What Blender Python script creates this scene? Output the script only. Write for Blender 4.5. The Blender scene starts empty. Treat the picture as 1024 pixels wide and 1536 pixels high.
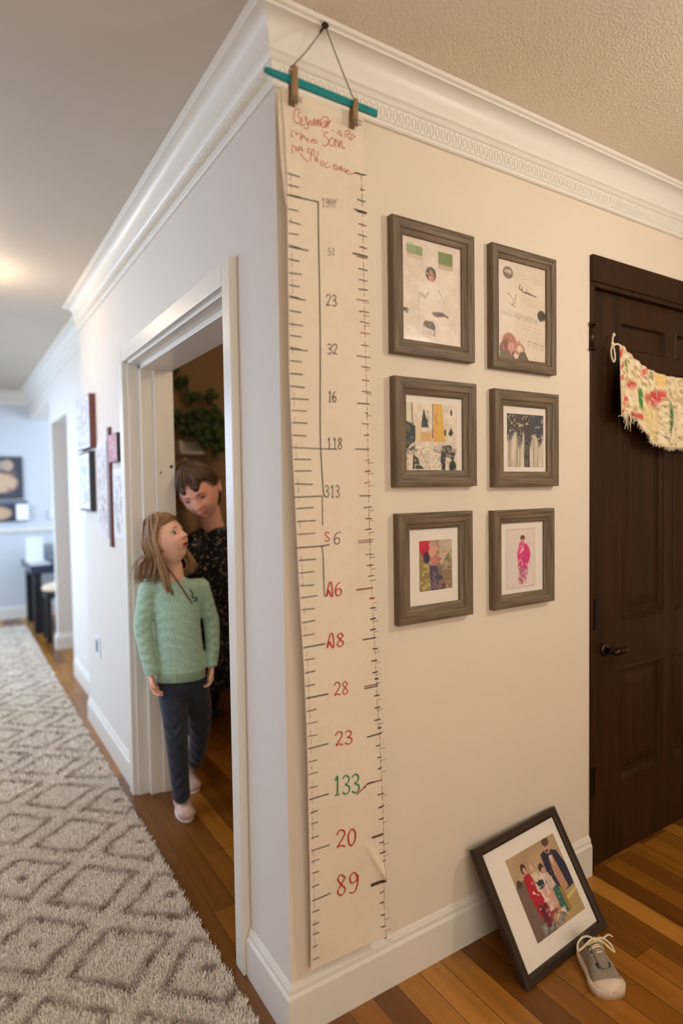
import bpy, bmesh, math, random
import numpy as np
from mathutils import Vector, Matrix
random.seed(7); RNG = np.random.default_rng(7)
SC = bpy.context.scene
COL = SC.collection

# ------------------------------------------------------------------ camera
FPX = 924.442
CYAW, CPIT, CROL = 0.5661, -0.0386, -0.0143
CC = np.array([-0.6687, -1.3146, 1.35])
CF = np.array([math.sin(CYAW)*math.cos(CPIT), math.cos(CYAW)*math.cos(CPIT), math.sin(CPIT)])
_r0 = np.array([math.cos(CYAW), -math.sin(CYAW), 0.0]); _u0 = np.cross(_r0, CF)
CR = _r0*math.cos(CROL) + _u0*math.sin(CROL); CU = np.cross(CR, CF)
cam = bpy.data.cameras.new('camera'); camo = bpy.data.objects.new('camera', cam); COL.objects.link(camo)
m = Matrix.Identity(4)
for i in range(3):
    m[i][0] = CR[i]; m[i][1] = CU[i]; m[i][2] = -CF[i]; m[i][3] = CC[i]
camo.matrix_world = m
cam.sensor_fit = 'HORIZONTAL'; cam.sensor_width = 36; cam.lens = FPX/1024*36
cam.clip_start = 0.02
cam.dof.use_dof = True; cam.dof.focus_distance = 1.85; cam.dof.aperture_fstop = 1.6
SC.camera = camo
SC.view_settings.view_transform = 'Standard'; SC.view_settings.look = 'None'
SC.view_settings.gamma = 1; SC.view_settings.use_curve_mapping = False
SC.view_settings.exposure = 0.0

# ------------------------------------------------------------------ light
wd = bpy.data.worlds.new('world'); SC.world = wd; wd.use_nodes = True
wd.node_tree.nodes['Background'].inputs[0].default_value = (0.75, 0.85, 1, 1)
wd.node_tree.nodes['Background'].inputs[1].default_value = 0.6
def area(name, loc, target, sx, sy, energy, color):
    l = bpy.data.lights.new(name, 'AREA'); l.shape = 'RECTANGLE'; l.size = sx; l.size_y = sy
    l.energy = energy; l.color = color
    o = bpy.data.objects.new(name, l); COL.objects.link(o); o.location = loc
    o.rotation_euler = (Vector(target)-Vector(loc)).to_track_quat('-Z', 'Y').to_euler()
    return o
def pointl(name, loc, r, energy, color):
    l = bpy.data.lights.new(name, 'POINT'); l.shadow_soft_size = r; l.energy = energy; l.color = color
    o = bpy.data.objects.new(name, l); COL.objects.link(o); o.location = loc; return o
WARM = (1.0, 0.76, 0.50); COOL = (0.66, 0.80, 1.0)
pointl('key_lamp', (1.33, -1.20, 2.03), 0.09, 30, (1.0, 0.935, 0.84))
area('fill_light', (-0.6, -3.3, 1.9), (0.1, 0, 1.3), 2.2, 1.5, 47, (1.0, 0.93, 0.81))  # broad warm fill added behind the camera, no fixture there
pointl('hall_lamp', (-0.55, 2.15, 2.28), 0.08, 6.5, (1.0, 0.82, 0.62))
area('near_window_light', (-1.68, 1.3, 1.5), (-0.1, 1.2, 0.9), 1.3, 1.3, 20, (0.70, 0.80, 1.0))
area('far_window_light', (-1.68, 4.1, 1.5), (-0.4, 4.0, 0.2), 2.4, 1.6, 98, (0.54, 0.73, 1.0))
area('living_fill_light', (1.75, 5.2, 1.6), (0.0, 5.3, 2.1), 1.2, 1.3, 55, (0.62, 0.78, 1.0))  # added cool panel brightening the far room and its ceiling; this wall has no window
pointl('side_room_fill', (0.85, 0.75, 2.15), 0.12, 11, (1.0, 0.78, 0.52))  # unseen warm light added to brighten the door lining and the two people

# ------------------------------------------------------------------ helpers
def lin(c):
    return tuple((v/255/12.92) if v/255 <= 0.04045 else ((v/255+0.055)/1.055)**2.4 for v in c)
def rgb(*c): return lin(c)+(1.0,)
def ray(px, py): return CF + CR*(px-512)/FPX - CU*(py-768)/FPX
def at_y(px, py, Y):
    d = ray(px, py); return CC + d*(Y-CC[1])/d[1]
def at_x(px, py, X):
    d = ray(px, py); return CC + d*(X-CC[0])/d[0]
def at_z(px, py, Z):
    d = ray(px, py); return CC + d*(Z-CC[2])/d[2]

class NT:
    def __init__(s, name):
        s.m = bpy.data.materials.new(name); s.m.use_nodes = True; s.t = s.m.node_tree
        s.b = s.t.nodes['Principled BSDF']
    def n(s, typ, **kw):
        nd = s.t.nodes.new(typ)
        for k, v in kw.items():
            if k in nd.inputs: nd.inputs[k].default_value = v
            else: setattr(nd, k, v)
        return nd
    def l(s, a, b): s.t.links.new(a, b)
    def coord(s, kind='Object', scale=(1, 1, 1), rot=(0, 0, 0)):
        tc = s.n('ShaderNodeTexCoord'); mp = s.n('ShaderNodeMapping')
        mp.inputs['Scale'].default_value = scale; mp.inputs['Rotation'].default_value = rot
        s.l(tc.outputs[kind], mp.inputs['Vector']); return mp.outputs['Vector']
    def noise(s, vec, scale, detail=3, rough=0.5):
        nd = s.n('ShaderNodeTexNoise'); nd.inputs['Scale'].default_value = scale
        nd.inputs['Detail'].default_value = detail; nd.inputs['Roughness'].default_value = rough
        s.l(vec, nd.inputs['Vector']); return nd.outputs['Fac']
    def ramp(s, fac, stops):
        r = s.n('ShaderNodeValToRGB'); e = r.color_ramp.elements
        e[0].position, e[0].color = stops[0]; e[1].position, e[1].color = stops[-1]
        for p, c in stops[1:-1]:
            k = e.new(p); k.color = c
        s.l(fac, r.inputs['Fac']); return r.outputs['Color']
    def bump(s, h, strength, dist=0.002):
        b = s.n('ShaderNodeBump'); b.inputs['Strength'].default_value = strength; b.inputs['Distance'].default_value = dist
        s.l(h, b.inputs['Height']); s.l(b.outputs['Normal'], s.b.inputs['Normal']); return b
def plain(name, c, rough=0.6, metal=0.0, noise=0.06, nscale=30, bump=0.0, bscale=200, spec=0.5):
    t = NT(name); v = t.coord()
    base = lin(c)
    f = t.noise(v, nscale)
    t.l(t.ramp(f, [(0.3, tuple(x*(1-noise) for x in base)+(1,)), (0.7, tuple(min(1, x*(1+noise)) for x in base)+(1,))]), t.b.inputs['Base Color'])
    t.b.inputs['Roughness'].default_value = rough; t.b.inputs['Metallic'].default_value = metal
    t.b.inputs['Specular IOR Level'].default_value = spec
    if bump: t.bump(t.noise(v, bscale, 2), bump)
    return t.m

M = {}
M['wall'] = plain('wall_paint', (229, 214, 194), 0.75, noise=0.015, nscale=3, bump=0.08, bscale=260, spec=0.3)
M['hall_wall'] = plain('hall_wall_paint', (224, 216, 206), 0.7, noise=0.012, nscale=3, bump=0.05, bscale=260, spec=0.3)
M['far_wall'] = plain('far_wall_paint', (205, 208, 212), 0.8, noise=0.015, nscale=2)
M['room_wall'] = plain('side_room_paint', (176, 144, 110), 0.85, noise=0.03, nscale=3)
M['trim'] = plain('white_trim_paint', (228, 221, 210), 0.35, noise=0.01, nscale=4)
M['crown'] = plain('crown_paint', (234, 228, 217), 0.38, noise=0.01, nscale=4)
def mk_ceiling(name, c, b):
    t = NT(name); v = t.coord('Object', (1, 1, 1))
    f = t.noise(v, 3)
    base = lin(c)
    t.l(t.ramp(f, [(0.3, tuple(x*.97 for x in base)+(1,)), (0.7, base+(1,))]), t.b.inputs['Base Color'])
    t.b.inputs['Roughness'].default_value = 0.65
    if b:
        n1 = t.noise(v, 190, 3, 0.6); n2 = t.n('ShaderNodeTexVoronoi', Scale=140.0); t.l(v, n2.inputs['Vector'])
        mx = t.n('ShaderNodeMath', operation='ADD'); t.l(n1, mx.inputs[0]); t.l(n2.outputs['Distance'], mx.inputs[1])
        t.bump(mx.outputs[0], b, 0.004)
    return t.m
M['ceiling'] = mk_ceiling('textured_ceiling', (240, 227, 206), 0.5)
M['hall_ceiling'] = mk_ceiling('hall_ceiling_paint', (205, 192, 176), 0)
def mk_floor():
    t = NT('oak_plank_floor'); tc = t.n('ShaderNodeTexCoord')
    sep = t.n('ShaderNodeSeparateXYZ'); t.l(tc.outputs['Object'], sep.inputs[0])
    cb = t.n('ShaderNodeCombineXYZ'); t.l(sep.outputs['Y'], cb.inputs['X']); t.l(sep.outputs['X'], cb.inputs['Y'])
    br = t.n('ShaderNodeTexBrick'); t.l(cb.outputs[0], br.inputs['Vector'])
    br.offset = 0.37; br.offset_frequency = 3; br.squash = 1
    br.inputs['Scale'].default_value = 1; br.inputs['Brick Width'].default_value = 0.85; br.inputs['Row Height'].default_value = 0.078
    br.inputs['Mortar Size'].default_value = 0.0011; br.inputs['Mortar Smooth'].default_value = 0.1; br.inputs['Bias'].default_value = 0
    br.inputs['Color1'].default_value = (0, 0, 0, 1); br.inputs['Color2'].default_value = (1, 1, 1, 1); br.inputs['Mortar'].default_value = (0.5, 0.5, 0.5, 1)
    tone = t.ramp(br.outputs['Color'], [(0.0, rgb(104, 60, 14)), (0.35, rgb(144, 90, 24)), (0.7, rgb(160, 104, 34)), (1.0, rgb(186, 130, 54))])
    mp = t.n('ShaderNodeMapping'); mp.inputs['Scale'].default_value = (38, 2.2, 1); t.l(tc.outputs['Object'], mp.inputs['Vector'])
    g = t.noise(mp.outputs[0], 1.0, 6, 0.65)
    mp2 = t.n('ShaderNodeMapping'); mp2.inputs['Scale'].default_value = (9, 1.1, 1); t.l(tc.outputs['Object'], mp2.inputs['Vector'])
    g2 = t.noise(mp2.outputs[0], 1.0, 3, 0.5)
    gr = t.ramp(g, [(0.25, (0.55, 0.5, 0.45, 1)), (0.55, (1, 1, 1, 1)), (0.8, (1.1, 1.08, 1.0, 1))])
    gr2 = t.ramp(g2, [(0.3, (0.72, 0.68, 0.62, 1)), (0.6, (1.05, 1.05, 1.05, 1))])
    m1 = t.n('ShaderNodeMixRGB', blend_type='MULTIPLY'); m1.inputs[0].default_value = 0.75; t.l(tone, m1.inputs[1]); t.l(gr, m1.inputs[2])
    m2 = t.n('ShaderNodeMixRGB', blend_type='MULTIPLY'); m2.inputs[0].default_value = 0.8; t.l(m1.outputs[0], m2.inputs[1]); t.l(gr2, m2.inputs[2])
    m3 = t.n('ShaderNodeMixRGB', blend_type='MIX'); t.l(br.outputs['Fac'], m3.inputs[0]); t.l(m2.outputs[0], m3.inputs[1]); m3.inputs[2].default_value = rgb(60, 32, 10)
    t.l(m3.outputs[0], t.b.inputs['Base Color'])
    t.b.inputs['Roughness'].default_value = 0.34
    t.bump(g, 0.08, 0.001)
    return t.m
M['floor'] = mk_floor()
def mk_wood(name, c1, c2, sc=(60, 60, 3), rough=0.4, uv=False, bump=0.2):
    t = NT(name); v = t.coord('UV' if uv else 'Object', sc)
    g = t.noise(v, 1.0, 6, 0.6)
    t.l(t.ramp(g, [(0.3, rgb(*c1)), (0.7, rgb(*c2))]), t.b.inputs['Base Color'])
    t.b.inputs['Roughness'].default_value = rough; t.b.inputs['Specular IOR Level'].default_value = 0.25
    if bump: t.bump(g, bump, 0.001)
    return t.m
M['door'] = mk_wood('dark_walnut_door', (34, 16, 3), (60, 31, 7), (40, 40, 2.2), 0.5)
M['greywood'] = mk_wood('grey_weathered_wood', (76, 63, 50), (138, 119, 98), (5, 130, 1), 0.5, uv=True, bump=0.4)
M['brownframe'] = mk_wood('espresso_frame_wood', (40, 30, 24), (66, 52, 42), (4, 120, 1), 0.32, uv=True)
M['black'] = plain('black_metal', (22, 20, 20), 0.35, 0.6)
M['bronze'] = plain('oil_bronze', (58, 44, 36), 0.28, 0.9)
M['mat'] = plain('white_mat_board', (232, 222, 208), 0.8, noise=0.01)
M['teal'] = plain('teal_rod_paint', (0, 130, 132), 0.45, noise=0.12, nscale=40)
M['pin'] = mk_wood('clothespin_wood', (120, 92, 62), (168, 136, 98), (150, 150, 12), 0.55)
M['steel'] = plain('spring_steel', (150, 140, 125), 0.3, 0.9)
M['cord'] = plain('brown_cord', (74, 56, 42), 0.8)
M['redink'] = plain('red_marker_ink', (190, 44, 40), 0.6, noise=0.2, nscale=200)
M['blackink'] = plain('black_marker_ink', (58, 42, 32), 0.6, noise=0.3, nscale=300)
M['redbrown'] = plain('red_brown_ink', (140, 56, 44), 0.6, noise=0.3, nscale=300)
M['greenink'] = plain('green_marker_ink', (46, 140, 84), 0.6, noise=0.2, nscale=300)
def mk_paper():
    t = NT('cream_chart_paper'); v = t.coord()
    a = t.noise(v, 7, 4, 0.6); b = t.noise(v, 60, 3)
    c = t.ramp(a, [(0.3, rgb(226, 208, 184)), (0.5, rgb(233, 216, 194)), (0.72, rgb(232, 208, 188))])
    t.l(c, t.b.inputs['Base Color']); t.b.inputs['Roughness'].default_value = 0.8
    t.bump(b, 0.12, 0.001); return t.m
M['paper'] = mk_paper()
def mk_vcol(name, rough=0.6, bump=0.0, bscale=300, mult=None):
    t = NT(name); a = t.n('ShaderNodeAttribute', attribute_name='Col')
    t.l(a.outputs['Color'], t.b.inputs['Base Color']); t.b.inputs['Roughness'].default_value = rough
    if bump: t.bump(t.noise(t.coord(), bscale, 2), bump)
    return t.m
M['print'] = mk_vcol('printed_picture', 0.5)
def mk_glass():
    t = NT('picture_glass'); t.t.nodes.remove(t.b)
    out = t.t.nodes['Material Output']; tr = t.n('ShaderNodeBsdfTransparent'); gl = t.n('ShaderNodeBsdfGlossy')
    gl.inputs['Roughness'].default_value = 0.12; lw = t.n('ShaderNodeLayerWeight', Blend=0.5); pw = t.n('ShaderNodeMath', operation='POWER'); t.l(lw.outputs['Facing'], pw.inputs[0]); pw.inputs[1].default_value = 3.0
    fr = t.n('ShaderNodeMath', operation='MULTIPLY_ADD'); t.l(pw.outputs[0], fr.inputs[0]); fr.inputs[1].default_value = 0.12; fr.inputs[2].default_value = 0.006
    mx = t.n('ShaderNodeMixShader'); t.l(fr.outputs[0], mx.inputs[0]); t.l(tr.outputs[0], mx.inputs[1]); t.l(gl.outputs[0], mx.inputs[2])
    t.l(mx.outputs[0], out.inputs['Surface']); return t.m
M['glass'] = mk_glass()
def mk_fabric(name, c1, c2, sc=90, bump=0.4, rough=0.85, stretch=(1, 1, 1)):
    t = NT(name); v = t.coord('Object', stretch)
    f = t.noise(v, sc, 4, 0.7)
    t.l(t.ramp(f, [(0.35, rgb(*c1)), (0.65, rgb(*c2))]), t.b.inputs['Base Color'])
    t.b.inputs['Roughness'].default_value = rough; t.b.inputs['Sheen Weight'].default_value = 0.15
    t.bump(t.noise(v, sc*2.5, 3), bump, 0.002); return t.m
M['mint'] = mk_fabric('mint_heather_knit', (148, 184, 160), (184, 212, 190), 120)
M['denim'] = mk_fabric('dark_denim', (24, 28, 40), (44, 50, 64), 160, 0.3)
M['skin'] = mk_fabric('skin', (238, 178, 150), (246, 194, 166), 14, 0.05, 0.5)
M['skin2'] = mk_fabric('skin_adult', (228, 162, 138), (240, 180, 154), 14, 0.05, 0.5)
M['lip'] = plain('lips', (204, 108, 98), 0.45)
M['mouthdark'] = plain('mouth_inside', (92, 30, 26), 0.5)
M['eyewhite'] = plain('eye_white', (196, 182, 172), 0.2, noise=0.01)
M['iris'] = plain('iris', (58, 46, 40), 0.2)
M['brow'] = plain('eyebrow_hair', (134, 96, 66), 0.8)
M['brow2'] = plain('eyebrow_hair_dark', (84, 58, 42), 0.8)
M['bootie'] = mk_fabric('pink_beige_bootie', (196, 160, 146), (222, 190, 174), 50, 0.2)
M['sole'] = plain('pale_sole', (206, 184, 172), 0.6)
def mk_hair(name, c0, c1, c2):
    t = NT(name); a = t.n('ShaderNodeAttribute', attribute_name='Col')
    sp = t.n('ShaderNodeSeparateColor'); t.l(a.outputs['Color'], sp.inputs[0])
    t.l(t.ramp(sp.outputs[0], [(0.0, rgb(*c0)), (0.5, rgb(*c1)), (1.0, rgb(*c2))]), t.b.inputs['Base Color'])
    t.b.inputs['Roughness'].default_value = 0.42; return t.m
M['hair'] = mk_hair('light_brown_hair', (92, 62, 38), (134, 98, 64), (176, 138, 96))
M['hair2'] = mk_hair('dark_brown_hair', (48, 33, 24), (78, 54, 38), (110, 82, 58))
def mk_floral():
    t = NT('black_floral_dress'); v = t.coord()
    v1 = t.n('ShaderNodeTexVoronoi', Scale=62.0); v1.feature = 'F1'
    nz = t.n('ShaderNodeTexNoise', Scale=40.0); t.l(v, nz.inputs['Vector'])
    ad = t.n('ShaderNodeMixRGB', blend_type='ADD'); ad.inputs[0].default_value = 0.045
    t.l(v, ad.inputs[1]); t.l(nz.outputs['Color'], ad.inputs[2]); t.l(ad.outputs[0], v1.inputs['Vector'])
    spots = t.ramp(v1.outputs['Distance'], [(0.0, (1, 1, 1, 1)), (0.30, (1, 1, 1, 1)), (0.36, (0, 0, 0, 1))])
    pal = t.ramp(v1.outputs['Color'], [(0.0, rgb(22, 20, 20)), (0.42, rgb(24, 22, 22)), (0.5, rgb(150, 132, 112)), (0.75, rgb(190, 174, 152)), (1.0, rgb(120, 116, 112))])
    mx = t.n('ShaderNodeMixRGB'); t.l(spots, mx.inputs[0]); mx.inputs[1].default_value = rgb(20, 18, 18); t.l(pal, mx.inputs[2])
    t.l(mx.outputs[0], t.b.inputs['Base Color']); t.b.inputs['Roughness'].default_value = 0.75; return t.m
M['floral'] = mk_floral()
M['leaf'] = mk_fabric('dark_green_leaf', (44, 68, 30), (88, 116, 56), 20, 0.1, 0.45)
M['bark'] = mk_wood('tan_trunk', (110, 84, 46), (146, 116, 70), (30, 30, 4), 0.7)
M['pot'] = plain('grey_pot', (120, 112, 104), 0.7)
M['canvasgrey'] = mk_fabric('shoe_canvas', (122, 110, 96), (146, 132, 116), 140, 0.3)
M['rubber'] = plain('cream_rubber', (214, 190, 168), 0.5, noise=0.06)
M['lace'] = mk_fabric('lace', (214, 196, 160), (232, 214, 182), 200, 0.3)
M['navy'] = plain('piano_navy_lacquer', (44, 52, 72), 0.25)
M['darkleg'] = plain('dark_leg', (22, 22, 30), 0.4)
M['cushion'] = mk_fabric('beige_cushion', (196, 172, 140), (226, 204, 172), 30)
M['whitepaper'] = plain('white_paper', (246, 248, 250), 0.7, noise=0.01)
M['charcoal'] = plain('charcoal_board', (64, 66, 76), 0.6)
M['plate'] = plain('white_plate', (224, 224, 228), 0.4, noise=0.01)
M['redwood'] = plain('red_brown_edge', (120, 66, 52), 0.5)
M['darkedge'] = plain('dark_edge', (52, 46, 44), 0.5)
M['lampglow'] = NT('lamp_glass').m
_b = M['lampglow'].node_tree.nodes['Principled BSDF']; _b.inputs['Emission Color'].default_value = (1, .85, .65, 1); _b.inputs['Emission Strength'].default_value = 2.5; _b.inputs['Base Color'].default_value = (.9, .85, .75, 1)

# mesh builder -----------------------------------------------------
class MB:
    def __init__(s): s.v = []; s.f = []; s.uv = {}; s.mi = []; s.cur = 0
    def V(s, p): s.v.append(tuple(float(c) for c in p)); return len(s.v)-1
    def F(s, *idx, uv=None):
        s.f.append(tuple(idx)); s.mi.append(s.cur)
        if uv: s.uv[len(s.f)-1] = uv
    def box(s, x0, x1, y0, y1, z0, z1):
        i = [s.V((x, y, z)) for x in (x0, x1) for y in (y0, y1) for z in (z0, z1)]
        for a in ((0, 1, 3, 2), (4, 6, 7, 5), (0, 4, 5, 1), (2, 3, 7, 6), (0, 2, 6, 4), (1, 5, 7, 3)): s.F(*[i[k] for k in a])
        return s
    def rings(s, rings, closed=True, cap=True):
        idx = [[s.V(p) for p in r] for r in rings]; n = len(rings[0])
        for a, b in zip(idx, idx[1:]):
            for k in range(n if closed else n-1):
                k2 = (k+1) % n; s.F(a[k], a[k2], b[k2], b[k])
        if cap: s.F(*reversed(idx[0])); s.F(*idx[-1])
        return idx
    def tube(s, pts, r, n=8, cap=True, flat=1.0):
        P = [np.array(p, float) for p in pts]; m_ = len(P)
        rr = r if hasattr(r, '__len__') else [r]*m_
        T = [(P[min(i+1, m_-1)]-P[max(i-1, 0)]) for i in range(m_)]
        T = [t/(np.linalg.norm(t)+1e-12) for t in T]
        a = np.cross(T[0], (0, 0, 1.0))
        if np.linalg.norm(a) < 0.1: a = np.cross(T[0], (1.0, 0, 0))
        a /= np.linalg.norm(a); R = []
        for i in range(m_):
            a = a - T[i]*(a@T[i]); a /= (np.linalg.norm(a)+1e-12); b = np.cross(T[i], a)
            R.append([P[i]+rr[i]*(a*math.cos(2*math.pi*k/n)+flat*b*math.sin(2*math.pi*k/n)) for k in range(n)])
        s.rings(R, True, cap); return s
    def ell(s, c, r, rot=None, nu=20, nv=14):
        R = rot if rot is not None else np.eye(3); c = np.array(c, float); rings = []
        for j in range(1, nv):
            th = math.pi*j/nv
            rings.append([c+R@np.array([r[0]*math.sin(th)*math.cos(2*math.pi*k/nu), r[1]*math.sin(th)*math.sin(2*math.pi*k/nu), r[2]*math.cos(th)]) for k in range(nu)])
        idx = s.rings(rings, True, False)
        t = s.V(c+R@np.array([0, 0, r[2]])); b = s.V(c-R@np.array([0, 0, r[2]]))
        for k in range(nu):
            s.F(t, idx[0][(k+1) % nu], idx[0][k]); s.F(b, idx[-1][k], idx[-1][(k+1) % nu])
        return s
    def cone(s, a, b, ra, rb, n=18):     # tapered capsule, ends rounded
        a = np.array(a, float); b = np.array(b, float); L = np.linalg.norm(b-a)
        if L < 1e-6: return s.ell(a, (ra, ra, ra))
        t = (b-a)/L; pts = []; rr = []
        for k in range(1, 6):
            q = math.pi/2*k/5; pts.append(a-t*ra*math.cos(q)); rr.append(ra*math.sin(q))
        for k in range(0, 6):
            q = math.pi/2*(1-k/5); 
            if k == 5: q = 0.08
            pts.append(b+t*rb*math.cos(q)); rr.append(rb*math.sin(q))
        return s.tube(pts, rr, n)
    def chain(s, pts, rr, n=18):
        for (a, b, x, y) in zip(pts, pts[1:], rr, rr[1:]): s.cone(a, b, x, y, n)
        return s
    def build(s, name, mat, parent=None, smooth=False, kind=None, bevel=0, label=None):
        me = bpy.data.meshes.new(name); me.from_pydata(s.v, [], s.f); me.update()
        mats = mat if isinstance(mat, (list, tuple)) else [mat]
        for q in mats: me.materials.append(q)
        if len(mats) > 1:
            me.polygons.foreach_set('material_index', s.mi)
        if s.uv:
            ul = me.uv_layers.new(name='UVMap')
            for fi, uvs in s.uv.items():
                for li, u in zip(me.polygons[fi].loop_indices, uvs): ul.data[li].uv = u
        bm = bmesh.new(); bm.from_mesh(me); bmesh.ops.recalc_face_normals(bm, faces=bm.faces); bm.to_mesh(me); bm.free()
        if smooth: me.polygons.foreach_set('use_smooth', [True]*len(me.polygons))
        o = bpy.data.objects.new(name, me); COL.objects.link(o)
        if parent is not None: o.parent = parent
        if kind: o['kind'] = kind
        if label: o['label'] = label
        if bevel:
            b = o.modifiers.new('bevel', 'BEVEL'); b.width = bevel; b.segments = 2; b.limit_method = 'ANGLE'
        return o
def tag(o, label, cat, group=None, kind=None):
    o['label'] = label; o['category'] = cat
    if group: o['group'] = group
    if kind: o['kind'] = kind
    return o
def thing(name, label, cat, loc=(0, 0, 0), group=None):
    o = bpy.data.objects.new(name, None); COL.objects.link(o); o.location = loc; o.empty_display_size = 0.05
    return tag(o, label, cat, group)
def struct(name, mb, mat, label=None, **k):
    o = mb.build(name, mat, kind='structure', **k)
    if label: o['label'] = label
    return o
def setcol(o, cols):        # per-vertex colours
    a = o.data.color_attributes.new('Col', 'FLOAT_COLOR', 'POINT')
    c = np.ones((len(o.data.vertices), 4), np.float32); c[:, :3] = cols; a.data.foreach_set('color', c.ravel())
def sweep(mb, prof, a, b, na, nb):
    """extrude a profile [(out, z)] between a and b (2-D points on the wall plane); na/nb are the outward
    vectors at each end, so mitres share one edge"""
    i0 = [mb.V((a[0]+na[0]*p, a[1]+na[1]*p, z)) for p, z in prof]
    i1 = [mb.V((b[0]+nb[0]*p, b[1]+nb[1]*p, z)) for p, z in prof]
    n = len(prof)
    for k in range(n): mb.F(i0[k], i0[(k+1) % n], i1[(k+1) % n], i1[k])
    mb.F(*i0); mb.F(*reversed(i1))

# ------------------------------------------------------------------ setting
ZC = 2.433
XD = 1.164
WT = 0.17          # wall thickness
DY0, DY1, DZ = 0.290, 1.455, 1.912      # hall doorway in wall_left
YE = 2.55
struct('floor', MB().box(-1.75, 3.3, -3.7, 6.3, -0.05, 0), M['floor'], 'oak plank floor')
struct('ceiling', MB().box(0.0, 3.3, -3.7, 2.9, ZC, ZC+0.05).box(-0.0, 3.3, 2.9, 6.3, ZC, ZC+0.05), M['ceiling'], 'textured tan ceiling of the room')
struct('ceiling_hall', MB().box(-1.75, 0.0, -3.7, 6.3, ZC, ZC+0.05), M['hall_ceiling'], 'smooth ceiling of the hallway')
mb = MB().box(0.0, XD, 0, 0.12, 0, ZC).box(XD, 2.20, 0, 0.12, 2.03, ZC).box(2.20, 3.3, 0, 0.12, 0, ZC)
struct('wall_right', mb, M['wall'], 'cream wall carrying the growth chart and six framed pictures')
mb = MB().box(0, WT, 0.12, DY0, 0, ZC).box(0, WT, DY0, DY1, DZ, ZC).box(0, WT, DY1, YE, 0, ZC)
mb.box(-0.0004, 0.0, 0.0, DY0, 0, ZC)
struct('wall_left', mb, M['hall_wall'], 'pale hallway wall with the open doorway')
# side room shell
struct('wall_side_room_back', MB().box(WT, 3.3, 2.95, 3.05, 0, ZC), M['room_wall'])
struct('wall_far', MB().box(-1.75, 3.3, 6.14, 6.24, 0, ZC), M['far_wall'], 'pale grey wall at the far end of the hallway')
# second hall wall, pillar then open to the living room
mb = MB().box(0.08, 0.25, YE, 3.62, 0, ZC).box(0.08, 0.25, 3.62, 4.42, 1.93, ZC).box(0.08, 0.25, 4.42, 4.50, 0, ZC).box(0.08, 0.25, 4.50, 6.14, 2.14, ZC)
struct('wall_hall_far', mb, M['hall_wall'], 'recessed hallway wall with a second doorway')
struct('wall_living_side', MB().box(1.9, 2.0, 3.05, 6.14, 0, ZC), M['far_wall'])
mb = MB().box(-1.85, -1.75, -3.7, 0.5, 0, ZC).box(-1.85, -1.75, 0.5, 2.1, 0, 0.8).box(-1.85, -1.75, 0.5, 2.1, 2.2, ZC)
mb.box(-1.85, -1.75, 2.1, 3.2, 0, ZC).box(-1.85, -1.75, 3.2, 5.6, 0, 0.6).box(-1.85, -1.75, 3.2, 5.6, 2.2, ZC).box(-1.85, -1.75, 5.6, 6.24, 0, ZC)
struct('wall_hall_left', mb, M['hall_wall'])
struct('wall_back', MB().box(-1.85, 3.3, -3.8, -3.7, 0, ZC), M['wall'])
struct('wall_east', MB().box(3.3, 3.4, -3.8, 6.24, 0, ZC), M['wall'])
for wi, (a, b, z0) in enumerate([(0.5, 2.1, 0.8), (3.2, 5.6, 0.6)]):
    mb = MB()
    for y in (a, (a+b)/2-0.02, b-0.04): mb.box(-1.83, -1.77, y, y+0.04, z0, 2.2)
    for z in (z0, (z0+2.2)/2, 2.16): mb.box(-1.825, -1.775, a, b, z, z+0.04)
    struct('window_%d' % (wi+1), mb, M['trim'])

# crown moulding with ornament
CB = 2.280; PJ = 0.074
prof = [(0, CB), (.009, CB), (.012, CB+.003), (.012, CB+.008), (.009, CB+.010), (.009, CB+.012), (.013, CB+.015), (.014, CB+.052), (.019, CB+.055), (.022, CB+.059),
        (.019, CB+.063), (.022, CB+.066), (.027, CB+.070), (.027, CB+.075), (.024, CB+.077)]+[(.062-.0370*math.cos(q)**.9, CB+.080+.053*math.sin(q)) for q in np.linspace(0.02, 1.5, 14)]+[(.063, CB+.1332), (.067, CB+.133), (.067, CB+.139), (.074, CB+.142), (.074, ZC-.0005), (0, ZC-.0005)]
mb = MB()
sweep(mb, prof, (0, 0), (3.3, 0), (-1, -1), (0, -1))
def ornament(mb, u0, u1, f):
    u = u0
    while u < u1:
        pts = []
        for k in range(9):
            q = math.pi*(k/8)
            pts.append((u+0.010*math.sin(q)*0.9, CB+0.033+0.015*math.cos(q)))
        mb.tube([f(a, z) for a, z in pts], 0.0019, 5)
        mb.tube([f(u-0.004, CB+0.022+0.022*k/3) for k in range(4)], 0.0016, 5)
        u += 0.0205
ornament(mb, 0.012, 1.7, lambda a, z: (a, -0.0145, z))
struct('trim_1', mb, M['crown'], 'white crown moulding over the picture wall, with a row of arched relief')
mb = MB()
sweep(mb, prof, (0, 0), (0, YE), (-1, -1), (-1, 1))
sweep(mb, prof, (0, YE), (0.08, YE), (-1, 1), (-1, 1)) if False else None
ornament(mb, 0.012, YE-.02, lambda a, z: (-0.0145, a, z))
struct('trim_2', mb, M['crown'], 'white crown moulding running down the hallway')
mb = MB(); p2 = [(p, z) for p, z in prof]
sweep(mb, p2, (0.08, YE), (0.08, 6.14), (-1, 0), (-1, 0))
struct('trim_3', mb, M['crown'], 'crown moulding on the recessed far hallway wall')
mb = MB(); sweep(mb, p2, (-1.75, 6.14), (1.9, 6.14), (0, -1), (0, -1))
struct('trim_4', mb, M['crown'])

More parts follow.
